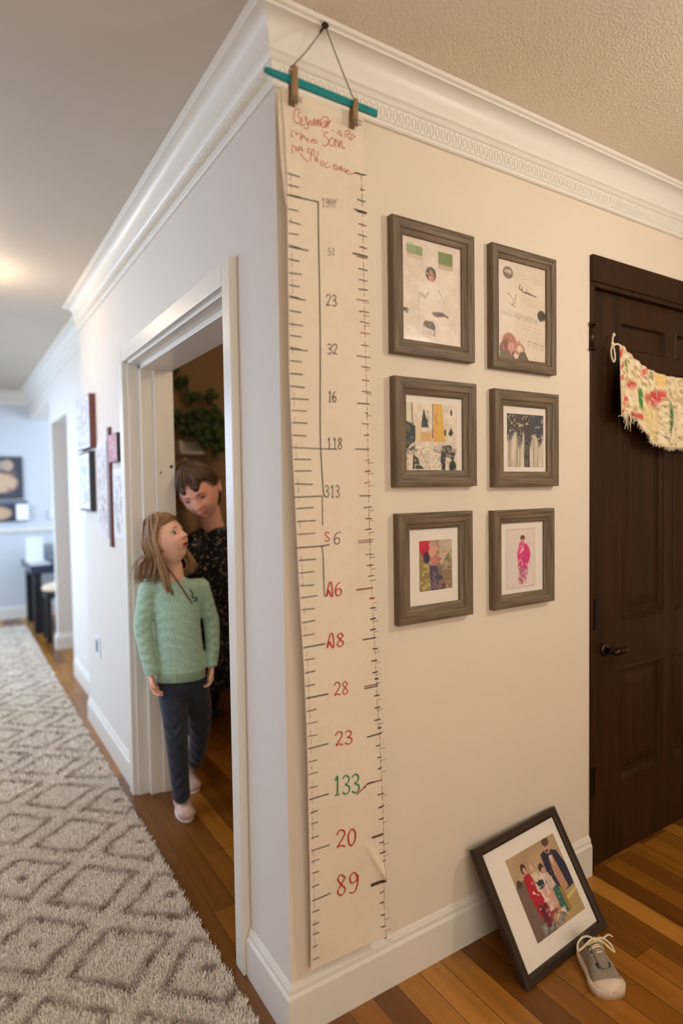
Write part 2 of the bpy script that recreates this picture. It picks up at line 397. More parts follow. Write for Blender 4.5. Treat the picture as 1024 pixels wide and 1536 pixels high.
# baseboards
bp = [(0, 0), (.015, 0), (.015, .104), (.012, .109), (.0095, .112), (.009, .122), (.006, .128), (.003, .134), (0, .135)]
mb = MB(); sweep(mb, bp, (0, 0), (XD-0.002, 0), (-1, -1), (0, -1)); struct('baseboard_right', mb, M['trim'], 'white baseboard under the growth chart wall')
mb = MB(); sweep(mb, bp, (0, 0), (0, DY0-0.052), (-1, -1), (-1, 0)); sweep(mb, bp, (0, DY1+0.065), (0, YE), (-1, 0), (-1, 1))
struct('baseboard_left', mb, M['trim'], 'white baseboard along the hallway wall')
mb = MB(); sweep(mb, bp, (0.08, YE), (0.08, 3.55), (-1, 0), (-1, 0)); sweep(mb, bp, (0.08, 4.42), (0.08, 4.50), (-1, -1), (-1, 1)); sweep(mb, bp, (0.25, 4.42), (0.08, 4.42), (0, -1), (-1, -1))
struct('baseboard_far_hall', mb, M['trim'])
mb = MB(); sweep(mb, bp, (-1.75, 6.14), (1.9, 6.14), (0, -1), (0, -1)); struct('baseboard_far', mb, M['trim'])
mb = MB(); sweep(mb, bp, (WT, 2.95), (3.3, 2.95), (0, -1), (0, -1)); struct('baseboard_side_room', mb, M['trim'])
mb = MB(); mb.box(-1.75, 1.9, 6.118, 6.14, 0.93, 0.965); struct('trim_5', mb, M['trim'], 'thin chair rail on the far wall')

# hall doorway casing, jamb and stop
mb = MB()
CW = 0.050; ct = 0.024
for (ya, yb) in ((DY0-CW, DY0+0.004), (DY1-0.004, DY1+0.058)): mb.box(-ct, 0, ya, yb, 0, DZ+0.058)
mb.box(-ct+.0004, 0, DY0+0.0042, DY1-0.0042, DZ-0.004, DZ+0.058)
struct('trim_6', mb, M['trim'], 'white casing around the open doorway', bevel=0.003)
mb = MB()
jt = 0.014
mb.box(-0.002, WT+.01, DY0-0.001, DY0+jt, 0, DZ); mb.box(-0.002, WT+.01, DY1-jt, DY1+0.001, 0, DZ); mb.box(-0.002, WT+.01, DY0, DY1, DZ-jt, DZ+0.001)
sx0, sx1 = 0.045, WT+0.012
mb.box(sx0, sx1, DY0+jt, DY0+jt+0.012, 0, DZ-jt); mb.box(sx0, sx1, DY1-jt-0.026, DY1-jt, 0, DZ-jt); mb.box(sx0, sx1, DY0+jt, DY1-jt, DZ-jt-0.02, DZ-jt)
mb.box(0.10, sx1+0.002, DY1-jt-0.036, DY1-jt-0.02, 0, DZ-jt-.02)
struct('door_2', mb, M['trim'], 'white painted doorway lining with a door stop', bevel=0.002)
for (px, py, r) in ((241, 709, .0042), (257, 700, .0075)):
    p = at_y(px, py, DY1-jt-0.036)
    o = MB().ell((p[0], p[1], p[2]), (r, .004, r)).build('screw_head', M['bronze'], smooth=True)
    tag(o, 'small brown %s on the white door lining' % ('screw head, the lower of two' if r < .005 else 'round knob, the upper of two'), 'screw')

# dark wooden door
mb = MB(); mb.box(XD, XD+0.022, -0.006, 0.05, 0, 2.03); mb.box(2.178, 2.20, -0.006, 0.05, 0, 2.03)
mb.box(XD, 2.20, -0.014, 0.05, 2.03, 2.118); mb.box(XD+0.02, 2.18, -0.008, 0.05, 2.014, 2.032)
struct('trim_7', mb, M['door'], 'dark walnut door header and side strips', bevel=0.002)
xs = [1.188, 1.345, 1.640, 1.702, 1.997, 2.176]; zs = [0.004, 0.265, 0.690, 0.856, 1.775, 1.828, 1.926, 2.012]
mb = MB(); FY = 0.012
for i in range(5):
    for j in range(7):
        x0, x1, z0, z1 = xs[i], xs[i+1], zs[j], zs[j+1]
        if i in (1, 3) and j in (1, 3, 5):
            steps = [(0, 0), (.003, -.004), (.010, -.005), (.014, .004), (.020, .013), (.040, .013), (.075, .006), (.078, .006)]
            if j == 5: steps = [(0, 0), (.003, -.003), (.008, -.003), (.014, .010), (.018, .011)]
            rg = []
            for ins, dy in steps:
                rg.append([(x0+ins, FY+dy, z0+ins), (x1-ins, FY+dy, z0+ins), (x1-ins, FY+dy, z1-ins), (x0+ins, FY+dy, z1-ins)])
            idx = mb.rings(rg, True, False); mb.F(*idx[-1])
        else:
            mb.F(mb.V((x0, FY, z0)), mb.V((x1, FY, z0)), mb.V((x1, FY, z1)), mb.V((x0, FY, z1)))
mb.box(1.188, 2.176, 0.036, 0.05, 0.004, 2.012)
mb.box(1.1875, 1.19, FY, 0.05, 0.004, 2.012)
door = struct('door_1', mb, M['door'], 'dark walnut panelled door at the right')
# door hardware (parts of the door)
kb = MB()
kc = at_y(908, 975, 0.006)
kb.tube([(kc[0], FY+.002, kc[2]), (kc[0], FY-.008, kc[2])], [.024, .022], 20); kb.tube([(kc[0], FY-.006, kc[2]), (kc[0], -.034, kc[2])], [.011, .010], 14)
kb.tube([(kc[0]-.012, -.034, kc[2]), (kc[0]+.01, -.036, kc[2]+.001), (kc[0]+.035, -.036, kc[2]), (kc[0]+.058, -.034, kc[2]-.001), (kc[0]+.068, -.032, kc[2])], [.008, .0135, .012, .014, .009], 14)
kb.build('door_handle', M['bronze'], door, True)
MB().box(1.181, 1.203, -0.010, 0.013, 0.850, 0.955).build('hinge', M['black'], door, bevel=.002)
MB().box(1.167, 1.186, -0.012, 0.0, 0.268, 0.372).build('hinge', M['black'], door, bevel=.002)
hb = MB().box(XD-0.003, XD+0.012, -0.012, 0.0, 1.80, 1.895)
for z in (1.805, 1.888): hb.ell((XD+.012, -.014, z), (.008, .006, .006)); hb.ell((XD-.004, -.012, z), (.007, .006, .005))
hb.build('hinge', M['bronze'], door, True)

# wall plate in the hallway
o = MB().box(-0.006, 0, 2.20, 2.34, 0.44, 0.555).build('wall_plate', M['plate'], bevel=.002)
tag(o, 'white wall outlet plate low on the hallway wall', 'outlet')
o2 = MB().box(-0.0075, -0.006, 2.25, 2.29, 0.465, 0.53).build('socket', M['charcoal'], o)

# ------------------------------------------------------------------ painted prints
class Pic:
    def __init__(s, w, h, bg):
        s.w, s.h = w, h; s.a = np.zeros((h, w, 3)); s.a[:] = bg
        s.Y, s.X = np.mgrid[0:h, 0:w]; s.X = (s.X+.5)/w; s.Y = (s.Y+.5)/h
        s.rs = np.random.default_rng(w*7+h)
    def mix(s, mask, c, a=1.0):
        mk = np.clip(mask*a, 0, 1)[..., None]; s.a = s.a*(1-mk)+np.array(c, float)*mk
    def soft(s, d, e=.012): return np.clip(.5-d/e, 0, 1)
    def ell(s, cx, cy, rx, ry, c, a=1.0, ang=0, e=.15):
        q = math.radians(ang); dx = s.X-cx; dy = s.Y-cy; u = dx*math.cos(q)+dy*math.sin(q); v = -dx*math.sin(q)+dy*math.cos(q)
        s.mix(np.clip((1-np.sqrt((u/rx)**2+(v/ry)**2))/e+.5, 0, 1), c, a)
    def rect(s, x0, y0, x1, y1, c, a=1.0): s.mix(((s.X > x0) & (s.X < x1) & (s.Y > y0) & (s.Y < y1)).astype(float), c, a)
    def line(s, pts, wd, c, a=1.0):
        for (x0, y0), (x1, y1) in zip(pts, pts[1:]):
            dx, dy = x1-x0, y1-y0; L = dx*dx+dy*dy+1e-9
            t = np.clip(((s.X-x0)*dx+(s.Y-y0)*dy)/L, 0, 1); d = np.hypot(s.X-x0-t*dx, s.Y-y0-t*dy)
            s.mix(np.clip((wd-d)/wd*1.6, 0, 1), c, a)
    def poly(s, pts, c, a=1.0):
        ins = np.zeros(s.X.shape, bool); n = len(pts)
        for i in range(n):
            x0, y0 = pts[i]; x1, y1 = pts[(i+1) % n]
            cnd = ((y0 > s.Y) != (y1 > s.Y)) & (s.X < (x1-x0)*(s.Y-y0)/((y1-y0) if y1 != y0 else 1e-9)+x0); ins ^= cnd
        s.mix(ins.astype(float), c, a)
    def nz(s, gx, gy):
        g = s.rs.random((gy+2, gx+2)); x = s.X*gx; y = s.Y*gy; i = x.astype(int); j = y.astype(int); fx = x-i; fy = y-j
        fx = fx*fx*(3-2*fx); fy = fy*fy*(3-2*fy)
        return g[j, i]*(1-fx)*(1-fy)+g[j, i+1]*fx*(1-fy)+g[j+1, i]*(1-fx)*fy+g[j+1, i+1]*fx*fy
    def blot(s, x0, y0, x1, y1, c, gx, gy, th, a=1.0):
        n = s.nz(gx, gy)*.6+s.nz(gx*2, gy*2)*.4
        e = np.minimum.reduce([s.X-x0, x1-s.X, s.Y-y0, y1-s.Y]); w = np.clip(e/.05, 0, 1)
        s.mix(np.clip((n-th)/.08, 0, 1)*w, c, a)
    def grain(s, amt): s.a = np.clip(s.a*(1+amt*(s.rs.random(s.X.shape)-.5)[..., None]*2), 0, 255)
    def mesh(s, name, x0, x1, z0, z1, y, parent, M4=None):
        xs_ = np.linspace(x0, x1, s.w); zs_ = np.linspace(z1, z0, s.h)
        gx, gz = np.meshgrid(xs_, zs_); v = np.stack([gx.ravel(), np.full(gx.size, y), gz.ravel()], 1)
        idx = np.arange(s.w*s.h).reshape(s.h, s.w)
        f = np.stack([idx[:-1, :-1], idx[1:, :-1], idx[1:, 1:], idx[:-1, 1:]], -1).reshape(-1, 4)
        me = bpy.data.meshes.new(name); me.from_pydata(v.tolist(), [], f.tolist()); me.materials.append(M['print'])
        o = bpy.data.objects.new(name, me); COL.objects.link(o); o.parent = parent
        c = s.a/255; c = np.where(c <= .04045, c/12.92, ((c+.055)/1.055)**2.4)
        setcol(o, c.reshape(-1, 3)); return o

def frame_rings(mb, W, H, prof):
    """mitred picture frame in the local XZ plane, prof = [(inset, y)]; uv u runs along each side"""
    rings = [[(i, y, i), (W-i, y, i), (W-i, y, H-i), (i, y, H-i)] for i, y in prof]
    idx = [[mb.V(p) for p in r] for r in rings]; n = len(idx)
    acc = 0
    for a in range(n):
        b = (a+1) % n
        (ia, ya), (ib, yb) = prof[a], prof[b]; d = math.hypot(ia-ib, ya-yb)
        for k in range(4):
            k2 = (k+1) % 4; L = W if k % 2 == 0 else H; o = k*3.7
            mb.F(idx[a][k], idx[a][k2], idx[b][k2], idx[b][k],
                 uv=[(o+ia, acc+k), (o+L-ia, acc+k), (o+L-ib, acc+d+k), (o+ib, acc+d+k)])
        acc += d
def picture(x0, x1, z0, z1, ins, mats, art, paint, label, fname='picture_frame', group='framed pictures on the cream wall', tilt=0):
    W, H = x1-x0, z1-z0
    t = thing(fname, label, 'picture frame', (x0, -0.001, z0), group)
    mb = MB(); iw = ins
    pr = [(0.0, 0), (0.0, -.021), (.002, -.0235), (.010, -.0245), (iw*.62, -.0225), (iw*.70, -.018), (iw*.94, -.0145), (iw, -.013), (iw, 0)]
    frame_rings(mb, W, H, pr); mb.build('frame', M['greywood'], t)
    ax0, ax1, az0, az1 = art       # art rectangle, relative to the frame
    mbm = MB().box(iw-.004, W-iw+.004, -.0075, -.002, iw-.004, H-iw+.004)
    mbm.build('mat', M['mat'], t)
    pc = paint(); pc.mesh('print', ax0, ax1, az0, az1, -.0078, t)
    MB().box(iw-.003, W-iw+.003, -.0112, -.0102, iw-.003, H-iw+.003).build('glass', M['glass'], t)
    return t
CR_ = (228, 212, 192)
def p11():
    p = Pic(90, 120, (226, 208, 190)); p.a += (p.nz(6, 9)[..., None]-.5)*16
    p.rect(.10, .08, .34, .17, (140, 158, 106)); p.ell(.16, .12, .09, .06, (168, 178, 134), .5); p.rect(.10, .17, .34, .21, (206, 180, 152), .7)
    p.rect(.60, .08, .84, .22, (124, 136, 82)); p.rect(.60, .20, .84, .25, (196, 164, 138), .7)
    p.ell(.48, .32, .085, .068, (96, 78, 62)); p.ell(.485, .34, .052, .042, (198, 138, 122)); p.ell(.46, .33, .012, .008, (90, 60, 50)); p.ell(.51, .33, .012, .008, (90, 60, 50)); p.ell(.48, .40, .05, .025, (218, 160, 144), .8)
    p.ell(.46, .50, .19, .11, (236, 222, 208), .9); p.line([(.30, .52), (.38, .56), (.44, .50)], .012, (178, 160, 140), .8); p.line([(.60, .46), (.70, .58)], .01, (190, 170, 150), .8)
    p.ell(.33, .54, .06, .03, (196, 178, 160), .6); p.ell(.48, .66, .2, .1, (232, 214, 198), .8)
    p.ell(.07, .70, .05, .018, (84, 72, 52)); p.ell(.09, .715, .025, .02, (84, 72, 52)); p.line([(.52, .69), (.66, .68), (.76, .71)], .016, (126, 110, 92)); p.line([(.50, .70), (.60, .71)], .02, (120, 104, 88)); p.ell(.64, .70, .06, .014, (110, 94, 80))
    p.poly([(.37, .78), (.5, .77), (.55, .82), (.52, .86), (.34, .83)], (98, 84, 70)); p.blot(.34, .76, .56, .87, (170, 152, 132), 26, 30, .55); p.line([(.54, .84), (.53, .91), (.44, .89)], .012, (146, 126, 106), .9)
    p.ell(.42, .90, .1, .04, (208, 184, 162), .7); p.line([(.27, .5), (.27, .98)], .006, (198, 178, 158), .6)
    p.blot(.05, .25, .95, .98, (240, 226, 210), 12, 14, .6, .5); p.grain(.025); return p
def p12():
    p = Pic(96, 126, (224, 206, 184)); p.a += (p.nz(5, 8)[..., None]-.5)*10
    p.rect(0, 0, .06, 1, (232, 224, 220)); p.ell(.2, .5, .16, .5, (230, 216, 204), .5)
    p.ell(.22, .13, .10, .06, (122, 106, 92)); p.ell(.22, .12, .07, .035, (196, 180, 160)); p.line([(.16, .14), (.28, .15)], .012, (110, 96, 84)); p.line([(.17, .10), (.25, .09)], .008, (120, 100, 90))
    p.line([(.46, .22), (.44, .26), (.52, .29), (.78, .31)], .009, (108, 88, 74)); p.line([(.50, .24), (.5, .28)], .008, (108, 88, 74)); p.line([(.60, .25), (.58, .29), (.66, .29)], .007, (120, 100, 84))
    for k in range(9): p.line([(.56+.03*k, .275+.004*k), (.575+.03*k, .29+.004*k)], .005, (120, 96, 80), .8)
    q = [(.2, .33), (.28, .36), (.34, .42), (.3, .45), (.38, .33), (.36, .46), (.24, .43)]
    for a, b in zip(q, q[1:]): p.line([a, b], .007, (170, 142, 122), .8)
    for y in (.34, .37, .40, .62, .66, .12, .15): p.line([(.5, y), (.9, y+.03)], .004, (196, 176, 152), .8)
    for k in range(22):
        x = .10+.033*k; h = .04*(.5+.5*abs(math.sin(k*2.1))); p.line([(x, .52+.002*k-h*.6), (x+.012*math.sin(k), .54+.002*k+h*.4)], .006, (130, 108, 92) if k > 7 else (170, 150, 136), .85)
    for k in range(8): x = .62+.045*k; p.line([(x, .78+.004*k), (x, .84+.004*k)], .006, (150, 128, 108), .8); p.line([(x, .78+.004*k), (x+.03, .78+.004*k)], .004, (150, 128, 108), .8)
    p.ell(.90, .50, .085, .058, (72, 62, 58)); p.ell(.93, .55, .012, .012, (210, 200, 190))
    p.ell(.24, .82, .13, .09, (176, 118, 92)); p.ell(.20, .9, .15, .1, (140, 92, 76)); p.ell(.28, .87, .07, .05, (214, 156, 146)); p.ell(.44, .88, .11, .06, (170, 130, 100)); p.ell(.45, .88, .06, .04, (224, 196, 160)); p.blot(.08, .74, .55, .98, (206, 140, 130), 22, 28, .55)
    p.poly([(.05, .95), (.1, .9), (.35, .97), (.36, 1), (.05, 1)], (122, 104, 84)); p.poly([(.46, .91), (.56, .90), (.62, .97), (.66, 1), (.38, 1)], (106, 98, 78)); p.grain(.02); return p
def p21():
    p = Pic(104, 104, (222, 206, 184)); p.a += (p.nz(14, 12)[..., None]-.5)*26
    p.rect(.0, .0, .12, .35, (216, 206, 170)); p.line([(.14, 0), (.15, .32)], .014, (116, 106, 84)); p.rect(.22, .42, .50, .56, (214, 170, 118)); p.rect(.20, .3, .30, .56, (224, 200, 150), .9)
    p.poly([(.55, 0), (.70, 0), (.76, .56), (.52, .56)], (218, 172, 70)); p.poly([(.55, .15), (.62, .15), (.62, .54), (.52, .54)], (226, 158, 96), .7); p.line([(.53, 0), (.52, .5)], .010, (94, 66, 36)); p.line([(.6, .15), (.58, .25), (.63, .3)], .008, (150, 96, 40))
    p.poly([(.36, .08), (.40, .2), (.45, .36), (.31, .36), (.33, .2)], (48, 52, 44)); p.blot(.29, .1, .46, .38, (74, 82, 66), 30, 30, .55)
    p.poly([(.0, .26), (.12, .30), (.20, .34), (.20, .56), (.10, .62), (.0, .78)], (44, 48, 44)); p.blot(0, .26, .22, .8, (92, 96, 88), 30, 34, .6)
    p.poly([(.16, .76), (.25, .80), (.28, .9), (.36, .96), (.14, .96)], (50, 66, 48)); p.line([(.18, .5), (.18, .8)], .006, (90, 60, 50)); p.line([(.05, .7), (.25, .68)], .008, (70, 62, 52)); p.line([(.56, .68), (.64, .72), (.74, .68)], .010, (86, 76, 60))
    p.poly([(.70, .62), (.86, .60), (.96, .72), (.92, .84), (.78, .76), (.74, .98), (.66, .84)], (60, 60, 58)); p.blot(.64, .6, .98, .9, (130, 122, 112), 26, 26, .56); p.ell(.90, .92, .07, .09, (44, 60, 44)); p.ell(.72, .92, .04, .08, (50, 50, 48))
    p.ell(.88, .12, .02, .05, (70, 72, 62)); p.poly([(.87, .34), (.92, .42), (.87, .48), (.82, .44)], (54, 58, 48)); p.ell(.76, .42, .02, .05, (70, 66, 58)); p.blot(.0, .62, .5, 1, (180, 160, 134), 26, 30, .62); p.blot(.5, .6, 1, 1, (176, 150, 140), 26, 30, .62); p.grain(.04); return p
def p22():
    p = Pic(96, 112, (206, 192, 170)); n = p.nz(18, 4)
    p.a += (n[..., None]-.5)*70*np.clip((p.Y-.35)*3, 0, 1)[..., None]
    up = np.clip((.52-p.Y+.12*np.sin(p.X*23)+.1*(p.nz(12, 8)-.5))/.12, 0, 1); p.mix(up, (66, 62, 62), .93)
    p.blot(0, .0, 1, .55, (196, 184, 164), 24, 22, .6); p.blot(.6, .0, 1, .4, (70, 70, 82), 8, 8, .45)
    p.poly([(.47, .2), (.60, .2), (.62, 1), (.46, 1)], (72, 66, 60)); p.blot(.46, .4, .63, 1, (118, 110, 100), 40, 30, .5)
    for x, w in ((.07, .03), (.28, .04), (.35, .03), (.73, .02), (.84, .015)): p.line([(x, .45), (x-.01, 1)], w, (150, 136, 118), .7)
    p.grain(.05); return p
def p31():
    p = Pic(90, 112, (176, 142, 120)); p.a += (p.nz(9, 9)[..., None]-.5)*70
    p.rect(0, 0, .3, .22, (204, 52, 66)); p.ell(.18, .2, .14, .12, (196, 40, 66)); p.ell(.22, .34, .1, .12, (74, 52, 76)); p.poly([(0, .3), (.18, .45), (.35, .7), (.3, 1), (0, 1)], (150, 128, 78)); p.blot(0, .4, .4, 1, (190, 170, 110), 16, 18, .55)
    p.ell(.44, .24, .16, .12, (216, 156, 138)); p.ell(.5, .42, .12, .12, (196, 122, 116)); p.poly([(.3, .5), (.6, .52), (.8, .95), (.75, 1), (.34, 1)], (82, 68, 92)); p.blot(.3, .45, .8, 1, (122, 100, 118), 14, 16, .55)
    p.rect(.6, 0, 1, .3, (206, 190, 166), .7); p.blot(.5, .2, 1, .62, (118, 128, 88), 16, 16, .5); p.blot(.55, .5, 1, 1, (140, 116, 84), 12, 14, .5); p.ell(.72, .3, .09, .1, (212, 176, 156), .7); p.grain(.06); return p
def p32():
    p = Pic(80, 110, (226, 208, 196)); p.line([(.06, .03), (.06, .97), (.94, .97), (.94, .03), (.06, .03)], .008, (196, 172, 152), .8); p.ell(.2, .6, .18, .3, (216, 206, 210), .4)
    p.ell(.56, .17, .075, .045, (120, 62, 60)); p.ell(.565, .215, .05, .03, (206, 140, 130)); p.ell(.60, .45, .21, .19, (214, 52, 118)); p.ell(.53, .32, .10, .1, (220, 90, 140)); p.ell(.57, .62, .16, .11, (196, 60, 110)); p.blot(.36, .25, .84, .72, (238, 150, 186), 20, 26, .6)
    p.poly([(.42, .66), (.74, .66), (.68, .9), (.58, .86), (.56, .94), (.42, .9)], (180, 100, 122)); p.blot(.4, .66, .76, .94, (222, 176, 184), 20, 24, .5); p.ell(.56, .36, .025, .025, (245, 225, 235)); p.grain(.02); return p
picture(.320, .612, 1.703, 2.058, .041, None, (.038, .254, .038, .317), p11, 'grey wood frame nearest the top of the chart, pale figure under two green squares')
picture(.683, .966, 1.698, 2.058, .036, None, (.033, .250, .033, .327), p12, 'grey wood frame with a pale sheet of faint handwriting, topmost beside the dark door')
picture(.322, .617, 1.351, 1.643, .045, None, (.042, .232, .042, .228), p21, 'grey wood frame with an ochre and dark green print on the cream wall')
picture(.690, .977, 1.347, 1.637, .046, None, (.066, .230, .060, .222), p22, 'grey wood frame with a black and white forest print')
picture(.329, .599, .980, 1.280, .045, None, (.082, .202, .082, .222), p31, 'grey wood frame with a small red and violet photo in a white mat')
picture(.685, .956, .980, 1.277, .040, None, (.062, .198, .052, .240), p32, 'grey wood frame with a pink figure on white')

# leaning picture on the floor
def pfam():
    p = Pic(120, 130, (178, 148, 112)); p.a += (p.nz(6, 6)[..., None]-.5)*18
    p.rect(0, .55, .4, 1, (96, 78, 66)); p.poly([(0, .35), (.2, .3), (.3, 1), (0, 1)], (116, 92, 82)); p.ell(.08, .33, .05, .05, (80, 58, 50))
    p.poly([(.55, .72), (1, .6), (1, 1), (.55, 1)], (176, 148, 98)); p.poly([(.62, .78), (1, .7), (1, .74), (.64, .82)], (208, 182, 128))
    # man in a navy jacket
    p.poly([(.62, .16), (.74, .12), (.92, .20), (1, .42), (1, .66), (.86, .68), (.66, .66), (.60, .45)], (34, 34, 60)); p.poly([(.74, .22), (.82, .22), (.88, .66), (.76, .68), (.72, .45)], (186, 138, 108)); p.poly([(.76, .22), (.80, .22), (.78, .36)], (220, 214, 210))
    p.ell(.77, .11, .062, .085, (196, 150, 124)); p.ell(.79, .05, .07, .05, (92, 60, 44)); p.ell(.76, .155, .03, .02, (90, 56, 46)); p.ell(.75, .10, .01, .01, (60, 40, 36)); p.ell(.79, .10, .01, .01, (60, 40, 36))
    # red figure
    p.ell(.24, .20, .05, .065, (72, 48, 38)); p.ell(.25, .225, .03, .04, (206, 152, 130)); p.poly([(.19, .28), (.30, .27), (.38, .45), (.42, .72), (.36, .95), (.22, .78), (.17, .5)], (176, 18, 42)); p.poly([(.24, .66), (.42, .66), (.40, .95), (.26, .92)], (104, 22, 38))
    # middle figures
    p.ell(.38, .22, .045, .06, (176, 150, 112)); p.ell(.38, .235, .03, .04, (216, 170, 146)); p.poly([(.32, .30), (.44, .30), (.50, .48), (.36, .50)], (208, 190, 160)); p.poly([(.32, .42), (.52, .40), (.54, .50), (.36, .53)], (30, 52, 62)); p.poly([(.36, .52), (.54, .50), (.60, .78), (.42, .78)], (206, 160, 142))
    p.ell(.54, .30, .05, .06, (66, 44, 36)); p.ell(.56, .33, .03, .035, (200, 146, 122)); p.poly([(.52, .38), (.62, .38), (.68, .56), (.56, .58)], (206, 176, 160)); p.poly([(.60, .58), (.70, .56), (.72, .90), (.60, .92)], (44, 100, 92)); p.poly([(.70, .6), (.76, .6), (.78, .9), (.72, .92)], (150, 124, 50))
    p.blot(.2, .3, .7, .95, (226, 200, 186), 20, 20, .62); p.blot(.3, .7, .62, 1, (150, 60, 62), 16, 16, .56); p.blot(.15, .85, .6, 1, (140, 150, 146), 12, 12, .5); p.grain(.05); return p
BL = np.array([.588, -.225, .0015]); BR = np.array([.980, -.194, .0015])
ex = (BR-BL)/np.linalg.norm(BR-BL); LW = np.linalg.norm(BR-BL); nperp = np.array([-ex[1], ex[0], 0.])
upv = nperp*math.sin(math.radians(31.5))+np.array([0, 0, 1.])*math.cos(math.radians(31.5)); back = np.cross(upv, ex)*-1
back = np.cross(ex, upv)*-1
LH = .352
t = thing('picture_frame', 'large dark frame leaning on the floor, white mat around a group photo', 'picture frame')
mt = Matrix.Identity(4)
for i in range(3): mt[i][0] = ex[i]; mt[i][1] = back[i]; mt[i][2] = upv[i]; mt[i][3] = BL[i]
if mt[1][1] < 0:
    for i in range(3): mt[i][1] *= -1
t.matrix_world = mt
mb = MB(); frame_rings(mb, LW, LH, [(0, .018), (0, -.003), (.003, -.006), (.018, -.006), (.024, -.003), (.026, .002), (.026, .018)]); mb.build('frame', M['brownframe'], t)
MB().box(.022, LW-.022, .004, .010, .022, LH-.022).build('mat', M['mat'], t)
pfam().mesh('print', .104, LW-.052, .070, LH-.066, .0036, t)
MB().box(.0235, LW-.0235, .0008, .0016, .0235, LH-.0235).build('glass', M['glass'], t)
MB().box(.01, LW-.01, .012, .016, .01, LH-.01).build('backing_board', M['charcoal'], t)

# ------------------------------------------------------------------ growth chart
CY0, CZ0, CY1, CZ1 = -0.086, 2.235, -0.026, 0.16
cn = np.array([0, CZ1-CZ0, -(CY1-CY0)]); cn /= np.linalg.norm(cn)
def chart_hit(px, py):
    d = ray(px, py); p0 = np.array([0, CY0, CZ0]); k = ((p0-CC)@cn)/(d@cn); return CC+d*k
def chart_y(x, z):
    yb = CY0+(CY1-CY0)*(z-CZ0)/(CZ1-CZ0)
    yb += 0.0022*math.sin(z*5.1+x*9)+0.0012*math.sin(z*13+x*20)
    yb += -0.004*max(0, (x-.17)/.1)*math.sin(z*2.3+1)
    yb -= 0.010*max(0, 1-(z-CZ1)/.10)**2*max(0, (x-.06)/.2)     # lifted foot
    (ax, az), (bx_, bz) = RIDGE; L2 = (bx_-ax)**2+(bz-az)**2; t_ = ((x-ax)*(bx_-ax)+(z-az)*(bz-az))/L2
    if -.15 < t_ < 1.3:      # torn, curled-up crease near the lower right edge
        dd = ((x-ax)*(bz-az)-(z-az)*(bx_-ax))/math.sqrt(L2)
        yb -= .011*max(0, t_+.15)*math.exp(-(dd/.0055)**2 if dd > 0 else -(dd/.014)**2)*(1 if t_ < 1 else max(0, 1-(t_-1)/.3))
    return min(yb, -0.0185 if z < .14 else -0.004)
RIDGE = [(lambda p: (p[0], p[2]))(chart_hit(548, 1268)), (lambda p: (p[0], p[2]))(chart_hit(573, 1312))]
def csurf(px, py, off=0.0007):
    p = chart_hit(px, py); return (p[0], chart_y(p[0], p[2])-off, p[2])
lft = [(420, 131), (426, 190), (430, 260), (431.5, 400), (434.5, 550), (440, 700), (447, 850), (455, 1000), (461, 1150), (465, 1300), (467, 1457)]
rgt = [(545, 173), (546, 215), (547, 262), (550, 400), (553, 550), (557, 700), (562, 850), (567, 1000), (572, 1150), (575, 1290), (577, 1399)]
def edge(poly):
    P = [chart_hit(*q) for q in poly]; return np.array([[p[0], p[2]] for p in P])
EL, ER = edge(lft), edge(rgt)
def epos(E, t):
    k = np.linspace(0, 1, len(E)); return np.array([np.interp(t, k, E[:, 0]), np.interp(t, k, E[:, 1])])
chart = thing('growth_chart', 'tall cream paper growth chart with hand drawn ticks and numbers, hanging at the wall corner', 'growth chart', (0.15, -0.03, 0.16))
mb = MB(); NTt, NS = 300, 44
g = []
for i in range(NTt+1):
    a = epos(EL, i/NTt); b = epos(ER, i/NTt); row = []
    b = b + np.array([0.0009*math.sin(i*1.7)+.0007*math.sin(i*.6), 0])
    for j in range(NS+1):
        q = a+(b-a)*j/NS
        row.append((q[0]-.15, chart_y(q[0], q[1])+.03, q[1]-.16))
    g.append(row)
idx = [[mb.V(p) for p in r] for r in g]; idb = [[mb.V((p[0], p[1]+.0009, p[2])) for p in r] for r in g]
for i in range(NTt):
    for j in range(NS):
        mb.F(idx[i][j], idx[i][j+1], idx[i+1][j+1], idx[i+1][j]); mb.F(idb[i][j], idb[i+1][j], idb[i+1][j+1], idb[i][j+1])
    mb.F(idx[i][0], idx[i+1][0], idb[i+1][0], idb[i][0]); mb.F(idx[i][NS], idb[i][NS], idb[i+1][NS], idx[i+1][NS])
for j in range(NS):
    mb.F(idx[0][j], idb[0][j], idb[0][j+1], idx[0][j+1]); mb.F(idx[NTt][j], idx[NTt][j+1], idb[NTt][j+1], idb[NTt][j])
paper_mb = mb
